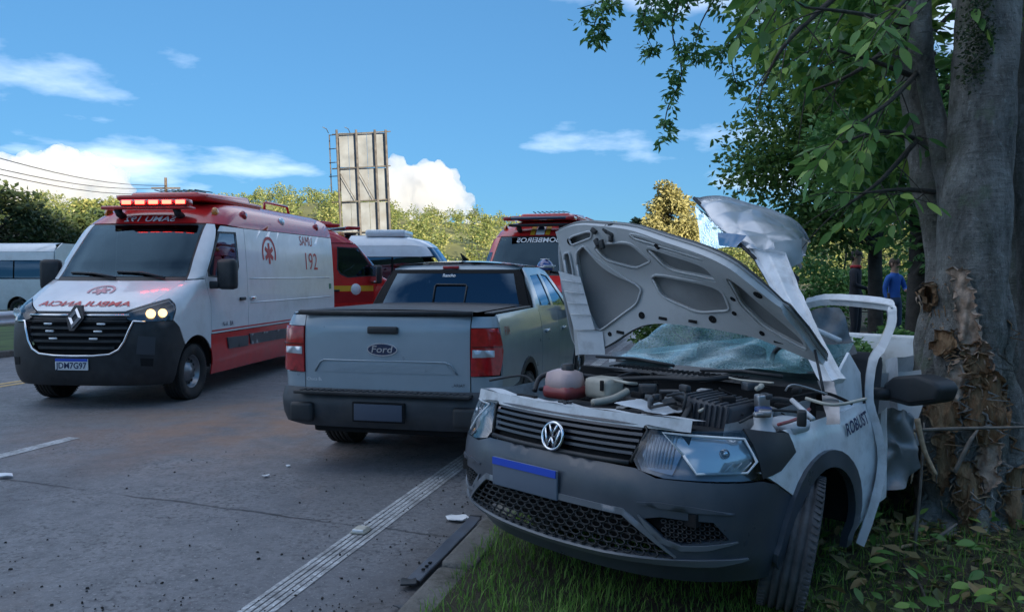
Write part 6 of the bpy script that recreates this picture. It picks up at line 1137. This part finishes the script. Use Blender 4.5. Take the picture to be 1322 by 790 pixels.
    def cat(P_, s):
        s = max(0, min(1, s)) * (len(P_) - 1); i = min(len(P_) - 2, int(s)); t = s - i; p0, p1, p2, p3 = [Vector(P_[max(0, min(len(P_) - 1, i + k))]) for k in (-1, 0, 1, 2)]
        return .5 * ((2 * p1) + (p2 - p0) * t + (2 * p0 - 5 * p1 + 4 * p2 - p3) * t * t + (3 * p1 - p0 - 3 * p2 + p3) * t ** 3)
    def hood(u, v):
        s, t = u / 1.4, v / .75; p = cat(Re, s).lerp(cat(Fe, s), t); dn = Vector((-.25, 1, .05)); k = .055 * sin(pi * min(1, max(0, t))) * sin(pi * min(1, max(0, s))) ** .6; p += dn * k
        return p + Vector((0, noise.noise(Vector((s * 3, t * 3, 1))) * .018, noise.noise(Vector((s * 4, t * 2, 5))) * .012))
    rect = [(.0, .0), (1.4, .0), (1.4, .75), (0, .75)]
    sheet(hood, rect, [], .05, -.035, .0).build('bonnet', W, root, fix=False); sheet(hood, rect, [], .05, -.012, .012).build('inner_panel', UG2, root, fix=False)
    H = lambda L_: [(a * 1.4, b * .75) for a, b in L_]
    def rnd_poly(L_, k=.22):
        out = []
        for i in range(len(L_)):
            p0, p1, p2 = L_[i - 1], L_[i], L_[(i + 1) % len(L_)]
            for t in (0, .33, .67, 1): a = ((p1[0] + (p0[0] - p1[0]) * k), (p1[1] + (p0[1] - p1[1]) * k)); b = ((p1[0] + (p2[0] - p1[0]) * k), (p1[1] + (p2[1] - p1[1]) * k)); out.append(((1 - t) ** 2 * a[0] + 2 * t * (1 - t) * p1[0] + t * t * b[0], (1 - t) ** 2 * a[1] + 2 * t * (1 - t) * p1[1] + t * t * b[1]))
        return out
    holes = [rnd_poly(H(h)) for h in ([(.115, .78), (.20, .83), (.42, .40), (.40, .23), (.23, .15), (.125, .38)], [(.265, .82), (.42, .845), (.475, .68), (.41, .58), (.31, .70)], [(.465, .845), (.655, .835), (.675, .67), (.52, .62)], [(.45, .53), (.665, .59), (.675, .27), (.58, .17), (.48, .30)], [(.715, .83), (.80, .77), (.965, .40), (.945, .14), (.79, .20), (.715, .42)], [(.09, .90), (.27, .93), (.26, .875), (.10, .84)], [(.42, .935), (.66, .935), (.66, .885), (.44, .88)], [(.03, .80), (.075, .80), (.085, .62), (.04, .60)])]
    fr = sheet(hood, densify([(.012, .01), (1.388, .01), (1.388, .74), (.012, .74)], .1), holes, .028, .018, .032); fr.build('bonnet_frame', UG, root, fix=False)
    for hpoly in holes:
        rim_ = [hood(*p) + Vector((.012, -.026, 0)) for p in hpoly]; MB().tube(rim_ + [rim_[0]], .006, 6).build('frame_lip', UG, root)
    for s, t, r in ((.10, .88, .026), (.42, .12, .024), (.62, .14, .026), (.88, .88, .028), (.70, .50, .018), (.69, .28, .016), (.30, .10, .016), (.52, .90, .02), (.78, .12, .018), (.10, .60, .018)):
        c_ = hood(s * 1.4, t * .75); n_ = (hood(s * 1.4 + .05, t * .75) - hood(s * 1.4 - .05, t * .75)).cross(hood(s * 1.4, t * .75 + .05) - hood(s * 1.4, t * .75 - .05)).normalized(); MB().lathe([(.001, .021), (r * .8, .021), (r * .82, .016)], 14, Matrix.Translation(c_) @ n_.to_track_quat('X', 'Z').to_matrix().to_4x4(), smooth=False).build('frame_hole', V, root)
    for s in (.16, .21, .34, .48, .56, .84): c_ = hood(s * 1.4, .06 * .75); MB().rbox(c_ + Vector((.006, -.020, 0)), (.05, .006, .016), .003, Matrix.Rotation(.12, 3, 'Y')).build('frame_slot', V, root)
    c_ = hood(.33 * 1.4, .90 * .75); lk = MB(); [lk.rbox(c_ + Vector((R.uniform(-.06, .06), -.03, R.uniform(-.06, .04))), (R.uniform(.02, .05), .02, R.uniform(.015, .05)), .006, Matrix.Rotation(R.uniform(-1, 1), 3, 'Y')) for _ in range(7)]; lk.build('bonnet_catch', BK, root)
    # white outer edge turned round at the far side, with pressed ribs
    eg = patch([VL(721, 350, 'y', .80), VL(749, 358, 'y', .82), VL(768, 426, 'y', .90), VL(741, 426, 'y', .88)], 6, 16, .004, 5, 1); eg.build('bonnet_edge', W, root, fix=False); patch([VL(744, 424, 'y', .90), VL(778, 428, 'y', .93), VL(781, 458, 'y', .95), VL(748, 457, 'y', .93)], 6, 6, .006, 6, 2).build('hinge_cover', W, root, fix=False)
    for k in range(4): t = .12 + .2 * k; a = VL(722, 352, 'y', .79).lerp(VL(742, 426, 'y', .87), t); b = VL(748, 358, 'y', .81).lerp(VL(767, 426, 'y', .89), t); MB().tube([a, b], .0028, 5).build('edge_rib', UG, root)
    MB().rbox(VL(766, 440, 'y', .98), (.11, .03, .10), .015).build('hinge', W, root); MB().tube([VL(1052, 452, 'y', .95), VL(1058, 480, 'y', .9), VL(1064, 510, 'y', .85)], .006, 6).build('gas_strut', BK, root)
    # --- torn roof: peeled sheet, folded edge, hanging screen glass, pillar ripped upward
    ra = [VL(897, 256, 'y', 1.95), VL(925, 254, 'y', 1.95), VL(965, 262, 'y', 2.0), VL(1000, 274, 'y', 2.05), VL(1030, 291, 'y', 2.1), VL(1046, 312, 'y', 2.15)]; rb = [VL(968, 328, 'y', 1.62), VL(985, 335, 'y', 1.62), VL(1000, 342, 'y', 1.64), VL(1012, 340, 'y', 1.68), VL(1024, 335, 'y', 1.75), VL(1038, 330, 'y', 1.85)]
    SV = mat('roof_silver', (.60, .62, .65), .25, .35, var=.06, coat=.5, dirt=(.35, .32, .30), dirt_amt=.4, dscale=5)
    def roof(u, v): p = cat(ra, u).lerp(cat(rb, u), v); return dent_(crumple(p, .012, 5, 2), .05, 4.2, 2) + Vector((0, -.10 * sin(pi * v) * (.3 + .7 * u), .05 * sin(pi * v) * u))
    sheet(roof, [(0, 0), (1, 0), (1, 1), (0, 1)], [], .022, .0, .012).build('roof', SV, root, fix=False)
    rr = MB().grid(lambda u, v: crumple(cat(ra, .6 + .4 * u).lerp(VL(1020, 350, 'y', 2.3), v) + Vector((0, .12 * v, 0)), .03, 8, 6), 10, 8); rr.build('roof_fold', UG, root, fix=False)
    patch([VL(1000, 312, 'y', 1.60), VL(1036, 308, 'y', 1.7), VL(1038, 338, 'y', 1.75), VL(1004, 352, 'y', 1.62)], 10, 8, .02, 9, 7).build('roof_fold', UG, root, fix=False); MB().tube([VL(1012, 345, 'y', 1.7), VL(1028, 360, 'y', 1.75), VL(1024, 385, 'y', 1.75), VL(1040, 400, 'y', 1.8)], .02, 7).build('torn_seal', BK, root)
    MB().tube([VL(896, 256, 'y', 1.93), VL(920, 280, 'y', 1.85), VL(948, 308, 'y', 1.7), VL(975, 334, 'y', 1.55)], [.012, .014, .012, .01], 7).build('screen_seal', BK, root)
    patch([VL(897, 266, 'y', 1.92), VL(912, 276, 'y', 1.9), VL(962, 318, 'y', 1.72), VL(905, 322, 'y', 1.75)], 14, 10, .02, 9, 8).build('windscreen_piece', GC, root, fix=False)
    patch([VL(925, 300, 'y', 1.72), VL(964, 304, 'y', 1.62), VL(950, 320, 'y', 1.6), VL(928, 316, 'y', 1.68)], 8, 6, .015, 9, 9).build('windscreen_piece', mat('tint_strip', (.06, .16, .30), .15, coat=1.), root, fix=False)
    pl_, pr_ = [(972, 322, 1.62), (1000, 372, 1.45), (1022, 412, 1.32), (1040, 446, 1.22), (1068, 492, 1.10)], [(1012, 330, 1.60), (1030, 378, 1.45), (1046, 416, 1.32), (1062, 452, 1.22), (1088, 494, 1.10)]
    def pil(u, v): a = cat([VL(x, y, 'y', d) for x, y, d in pl_], v); b = cat([VL(x, y, 'y', d) for x, y, d in pr_], v); return dent_(crumple(a.lerp(b, u), .006, 6, 3), .018, 7, 3) + Vector((.02, -.045, 0)) * (1 - abs(2 * u - 1))
    sheet(pil, [(0, 0), (1, 0), (1, 1), (0, 1)], [], .06, .0, .03).build('pillar', W, root, fix=False)
    for v0 in (.52, .70): MB().tube([pil(.15, v0) + Vector((.006, -.01, 0)), pil(.85, v0 + .015) + Vector((.006, -.01, 0))], .004, 5).build('pillar_scar', UG, root)
    MB().tube([pil(-.12, .0), pil(-.10, .3), pil(-.12, .6)], .010, 6).build('pillar_seal', BK, root)
    pg = [VL(x, y, 'x', .79) for x, y in ((1074, 500), (1084, 480), (1097, 456), (1110, 482), (1114, 526), (1078, 534))]; MB().prism([crumple(p, .01, 8) for p in pg], (-.02, .02, 0)).build('pillar_stub', W, root)
    st = MB().grid(lambda u, v: crumple(VL(1058, 492, 'y', 1.0).lerp(VL(1066, 545, 'y', .8), v) + Vector((.06 * u, .02 * u, 0)), .02, 10, 2), 4, 10); st.build('hinge_bracket', ALU, root, fix=False)
    # --- door: frame loop bent outward, edge strip, crumpled skin, mirror
    lp = [VL(1042, 392, 'y', 1.72), VL(1065, 387, 'y', 1.66), VL(1100, 388, 'y', 1.58), VL(1144, 393, 'y', 1.48), VL(1151, 400, 'y', 1.45), VL(1150, 420, 'y', 1.44), VL(1138, 447, 'y', 1.43), VL(1127, 465, 'y', 1.42), VL(1122, 500, 'y', 1.42), VL(1124, 525, 'y', 1.42), VL(1134, 560, 'y', 1.42), VL(1138, 600, 'y', 1.42), VL(1128, 650, 'y', 1.38), VL(1110, 702, 'y', 1.33)]
    P_ = []
    for i in range(len(lp) - 1):
        for k in range(5): P_.append(cat(lp, (i + k / 5) / (len(lp) - 1)))
    P_.append(lp[-1]); MB().tube(P_, [(.030 if i < 20 else .040) * (1 + .12 * noise.noise(Vector((i * .7, 0, 0)))) for i in range(len(P_))], 4, flat=.5, up=(.7, .7, 0), smooth=False).build('door_frame', W, root); MB().tube([p + Vector((.012, -.028, .0)) for p in P_[6:20]], .005, 5).build('frame_crease', UG, root)
    patch([VL(1138, 530, 'y', 1.45), VL(1146, 525, 'y', 1.60), VL(1144, 640, 'y', 1.62), VL(1128, 655, 'y', 1.42)], 6, 14, .015, 7, 2).build('door_edge', W, root, fix=False)
    patch([VL(1136, 535, 'y', 1.6), VL(1180, 530, 'y', 1.9), VL(1184, 610, 'y', 1.9), VL(1140, 640, 'y', 1.6)], 18, 18, .10, 9, 5).build('door_skin', mat('door_grey', (.20, .21, .22), .45, .3, dirt=(.07, .06, .05), dirt_amt=.85, dscale=4), root, fix=False)
    mp_ = [VL(x, y, 'y', 1.46) for x, y in ((1139, 496), (1152, 486), (1180, 484), (1206, 493), (1213, 503), (1206, 520), (1172, 525), (1141, 516))]; mo = MB().bprism(mp_, (.05, .13, .0), .018).build('mirror', BK, root); MB().tube([p + Vector((.004, -.004, 0)) for p in (mp_[7] + Vector((0, 0, .02)), mp_[6] + Vector((0, 0, .022)), mp_[5] + Vector((0, 0, .02)))], .004, 5).build('mirror_seam', V, mo); MB().tube([VL(1126, 508, 'y', 1.45), VL(1148, 508, 'y', 1.48)], [.03, .034], 8).build('mirror_arm', BK, root)
    # --- cabin remains and load bed behind, crushed in by the tree
    for x in (-.36, .36): st = MB(); st.rbox((x, 2.12, .88), (.46, .16, .50), .06, Matrix.Rotation(-.2, 3, 'X')); st.rbox((x, 1.9, .70), (.48, .48, .16), .06); st.build('seat', MATS['interior'], root)
    MB().lathe([(.17, -.012), (.185, 0), (.17, .012), (.158, 0)], 22, Matrix.Translation((.36, 1.66, 1.05)) @ Matrix.Rotation(pi / 2, 4, 'Z') @ Matrix.Rotation(-.5, 4, 'Y'), closed=True).build('steering_wheel', BK, root)
    dent = lambda y: -.34 * math.exp(-((y - 2.6) / .42) ** 2)
    patch([VL(1046, 405, 'y', 1.9), VL(1085, 398, 'y', 2.1), VL(1108, 455, 'y', 2.0), VL(1072, 462, 'y', 1.8)], 12, 12, .06, 7, 8).build('cab_panel', MATS['door_grey'], root, fix=False); patch([VL(1068, 400, 'y', 2.2), VL(1080, 398, 'y', 2.2), VL(1096, 470, 'y', 2.2), VL(1082, 475, 'y', 2.2)], 5, 12, .03, 6, 9).build('seat_belt_pillar', UG, root, fix=False)
    MB().tube([VL(1085, 440, 'y', 1.5), VL(1030, 415, 'y', 1.55), VL(1000, 398, 'y', 1.6)], .014, 6).build('screen_frame', W, root)
    b = MB(); b.grid(lambda u, v: crumple(Vector((.82 + dent(2.25 + 2.1 * u), 2.25 + 2.1 * u, .42 + .66 * v)), .04 if u < .45 else .008, 6, 3), 30, 8); b.build('bed_side', W, root, fix=False); b = MB(); b.grid(lambda u, v: Vector((-.82, 1.5 + 2.85 * u, .42 + .66 * v)), 20, 6); b.build('bed_side', W, root, fix=False)
    MB().box((0, 3.3, .62), (1.5, 2.1, .04)).build('bed_floor', UG2, root); MB().rbox((0, 4.34, .75), (1.60, .06, .66), .02).build('tailgate', W, root); b = MB(); b.grid(lambda u, v: crumple(Vector(((u - .5) * 1.5, 2.28 + .05 * v, .6 + .42 * v)), .06, 5, 4), 14, 8); b.build('cab_rear_wall', UG, root, fix=False)
    MB().box((0, 2.2, .40), (1.3, 3.2, .06)).build('underbody', V, root); MB().box((-.78, 1.9, .75), (.05, .9, .60)).build('door', W, root)
    return root
wreck()
# ------------------------------------------------------------------ people: one skinned body each
def person(label, pos, face, cloth, legs, skin, hair, pose, height=1.74, helmet=None, name='person'):
    root = thing(name, label, 'person', pos, face); k = height / 1.74
    J = {'pel': (0, 0, .95, .135), 'wa': (0, 0, 1.08, .125), 'ch': (0, .01, 1.30, .15), 'nk': (0, 0, 1.47, .062), 'hd0': (0, -.01, 1.56, .075), 'hd1': (0, -.015, 1.66, .088), 'hd2': (0, -.005, 1.735, .05)}
    for g, s in (('l', -1), ('r', 1)):
        J.update({'sh' + g: (s * .17, .0, 1.40, .062), 'el' + g: (s * .245, .03, 1.13, .046), 'wr' + g: (s * .24, -.06, .90, .033), 'ha' + g: (s * .235, -.10, .80, .034), 'hp' + g: (s * .09, 0, .90, .10), 'kn' + g: (s * .11, -.02, .50, .064), 'an' + g: (s * .115, .02, .10, .044), 'to' + g: (s * .125, -.14, .04, .038)})
    for n_, v in pose.items(): J[n_] = v + (J[n_][3],)
    E_ = [('pel', 'wa'), ('wa', 'ch'), ('ch', 'nk'), ('nk', 'hd0'), ('hd0', 'hd1'), ('hd1', 'hd2')] + [e for g in 'lr' for e in (('ch', 'sh' + g), ('sh' + g, 'el' + g), ('el' + g, 'wr' + g), ('wr' + g, 'ha' + g), ('pel', 'hp' + g), ('hp' + g, 'kn' + g), ('kn' + g, 'an' + g), ('an' + g, 'to' + g))]
    names = list(J); me = bpy.data.meshes.new('body'); me.from_pydata([Vector(J[n_][:3]) * k for n_ in names], [(names.index(a), names.index(b)) for a, b in E_], []); o = bpy.data.objects.new('body', me); COL.objects.link(o)
    sk = o.modifiers.new('s', 'SKIN'); sv = me.skin_vertices[0].data
    for i, n_ in enumerate(names): sv[i].radius = (J[n_][3] * k, J[n_][3] * k * (.8 if n_ in ('ch', 'wa', 'pel') else 1)); sv[i].use_root = n_ == 'pel'
    sb = o.modifiers.new('b', 'SUBSURF'); sb.levels = 2; sb.render_levels = 2; dg = bpy.context.evaluated_depsgraph_get(); m2 = bpy.data.meshes.new_from_object(o.evaluated_get(dg)); bpy.data.objects.remove(o)
    for m_ in (skin, cloth, legs, hair): m2.materials.append(m_)
    for f in m2.polygons:
        c_ = f.center / k; z = c_.z; f.use_smooth = True; hand = any((c_ - Vector(J['ha' + g][:3])).length < .09 for g in 'lr')
        f.material_index = 0 if hand else 2 if z < .98 else 1 if z < 1.485 else 3 if (z > 1.70 or (c_.y > .03 and z > 1.56)) else 0
    b = obj('body', m2, None, root)
    hd = Vector(J['hd1'][:3]) * k
    for s in (-1, 1): MB().rbox(hd + Vector((s * .032, -.082, .0)), (.022, .012, .012), .005).build('eye', MATS['dark_void'], root); MB().rbox(hd + Vector((s * .088, .0, -.01)), (.02, .04, .055), .009).build('ear', skin, root)
    MB().rbox(hd + Vector((0, -.095, -.025)), (.024, .03, .04), .009).build('nose', skin, root); MB().rbox(hd + Vector((0, -.082, -.06)), (.045, .01, .010), .004).build('mouth', mat('lip', (.30, .11, .09), .5), root)
    if not helmet:
        bm = bmesh.new(); bmesh.ops.create_uvsphere(bm, u_segments=18, v_segments=12, radius=1); vs = [v.co.copy() for v in bm.verts]; fs = [[v.index for v in f.verts] for f in bm.faces if f.calc_center_median().z > .1 or f.calc_center_median().y > .15]; bm.free(); MB_ = MB(); MB_.add([hd + Vector((p.x * .098, p.y * .108 + .012, p.z * .115 + .012)) for p in vs], fs, True); MB_.build('hair', hair, root, fix=False)
    if helmet:
        h = MB(); bm = bmesh.new(); bmesh.ops.create_uvsphere(bm, u_segments=20, v_segments=12, radius=1); vs = [v.co.copy() for v in bm.verts]; fs = [[v.index for v in f.verts] for f in bm.faces if f.calc_center_median().z > -.35 or f.calc_center_median().y > -.1]; bm.free()
        h.add([hd + Vector((p.x * .125, p.y * .145, p.z * .135 + .02)) for p in vs], fs, True); ho = h.build('helmet', helmet, root, fix=False); MB().rbox(hd + Vector((0, -.13, .05)), (.20, .06, .02), .008).build('helmet_peak', MATS['white_print'], ho); MB().tube([hd + Vector((.126 * cos(a), .146 * sin(a), .03)) for a in [2 * pi * i / 20 for i in range(21)]], .012, 5).build('helmet_band', MATS['white_print'], ho); MB().box(hd + Vector((0, .0, .158)), (.05, .20, .012)).build('helmet_stripe', MATS['white_print'], ho)
    return root
sk = mat('skin', (.42, .25, .17), .6); dk = mat('dark_cloth', (.025, .027, .035), .9, bump=.2); bl = mat('blue_cloth', (.03, .12, .42), .85, bump=.2); rd_ = mat('red_cloth', (.42, .03, .035), .85); jn = mat('denim', (.06, .08, .13), .9); hr = mat('hair_dark', (.02, .016, .013), .7); hb = mat('helmet_blue', (.02, .05, .22), .2, coat=1.)
p = at(703, 400, 12.6); person('rescuer in dark uniform wearing a blue helmet with white stripes', (p.x, p.y, 0), .5, dk, dk, sk, hr, {'elr': (.26, -.05, 1.16), 'war': (0, 0, 0)} if 0 else {'elr': (.26, -.05, 1.16), 'wrr': (.10, -.25, 1.20), 'har': (.05, -.30, 1.24)}, 1.74, hb)
p = at(1104, 400, 14.0); pr = person('person in dark clothes with a red scarf behind the wreck', (p.x, p.y, .25), .9, dk, dk, sk, hr, {'ell': (-.26, -.05, 1.16), 'wrl': (-.12, -.22, 1.10), 'hal': (-.06, -.27, 1.12)}, 1.72); MB().lathe([(.085, -.03), (.10, 0), (.085, .03), (.07, 0)], 18, Matrix.Translation((0, 0, 1.46)) @ Matrix.Rotation(pi / 2, 4, 'Y'), closed=True).build('scarf', rd_, pr)
p = at(1154, 400, 15.0); person('person in a bright blue jacket watching from behind the tree', (p.x, p.y, .25), .4, bl, jn, sk, mat('hair_brown', (.06, .035, .02), .7), {'elr': (.24, -.06, 1.15), 'wrr': (.08, -.22, 1.12), 'har': (.02, -.26, 1.12)}, 1.60)

# ------------------------------------------------------------------ debris on the road
a, b = ground(533, 752, .02), ground(614, 672, .02); d = (b - a); L = d.length; tr = thing('trim_strip', 'broken black plastic trim strip lying along the kerb', 'trim strip', (a + b) / 2, atan2(d.y, d.x))
m = MB(); prof = [(-.038, .0), (-.039, .012), (-.034, .016), (.030, .019), (.036, .014), (.036, 0)]; n = len(prof)
m.add([(-L / 2 + L * i / 14, y + .002 * sin(i), z + .012 * (i / 14) + .002 * sin(i * .5)) for i in range(15) for y, z in prof], [(i * n + k, i * n + k + 1, (i + 1) * n + k + 1, (i + 1) * n + k) for i in range(14) for k in range(n - 1)], True); m.sm = [False] * len(m.sm); m.build('strip', mat('trim_plastic', (.075, .09, .115), .4, var=.2, dirt=(.14, .11, .09)), tr); MB().rbox((-L / 2 - .02, .015, .012), (.08, .08, .012), .004, Matrix.Rotation(.35, 3, 'Z')).build('broken_end', MATS['black_plastic'], tr); MB().rbox((L / 2, 0, .022), (.02, .075, .03), .004).build('end_tab', MATS['black_plastic'], tr)
for k in range(3): MB().rbox((-L / 2 + .12 + k * .05, -.01, .028), (.018, .018, .008), .003).build('clip', MATS['dark_void'], tr)
g = ground(591, 671, .006); R = random.Random(2); pts = [(g.x + .075 * cos(t) * R.uniform(.75, 1.1), g.y + .06 * sin(t) * R.uniform(.7, 1.1), .012 + .02 * R.random()) for t in [2 * pi * i / 11 for i in range(11)]]; tag(MB().prism(pts, (0, 0, .006)).build('body_fragment', MATS['white_print']), 'jagged white plastic fragment beside the black trim strip', 'fragment')
g = ground(466, 687, 0); rs = thing('road_stud', 'pale raised road stud on the worn edge line', 'road stud', (g.x, g.y, .006), -RAZ); MB().rbox((0, 0, .012), (.10, .11, .028), .01, fn=lambda p: (p.x * (1 - .25 * (p.z > 0)), p.y * (1 - .2 * (p.z > 0)), p.z)).build('body', mat('stud_cream', (.50, .47, .40), .6, var=.2, vscale=30, dirt=(.2, .18, .15)), rs); MB().rbox((0, -.045, .018), (.07, .012, .014), .003).build('reflector', MATS['white_print'], rs)
for i, (px, py, s, lb) in enumerate([(4, 617, .07, 'crumpled white scrap lying on the road joint'), (344, 616, .035, 'small white chip of plastic on the bare asphalt'), (372, 603, .022, 'tiny pale chip beside the pickup tyre'), (520, 788, .05, 'bent grey scrap in the dirty gutter')]):
    g = ground(px, py, 0); pts = [(s * cos(t) * R.uniform(.5, 1.1), s * .8 * sin(t) * R.uniform(.5, 1.1), .004 + s * .3 * R.random()) for t in [2 * pi * q / 7 for q in range(7)]]; tag(MB().prism(pts, (0, 0, .006)).build('body_fragment', MATS['white_print'] if i < 3 else MATS['grey_mould'], None, (g.x, g.y, .004)), lb, 'fragment')
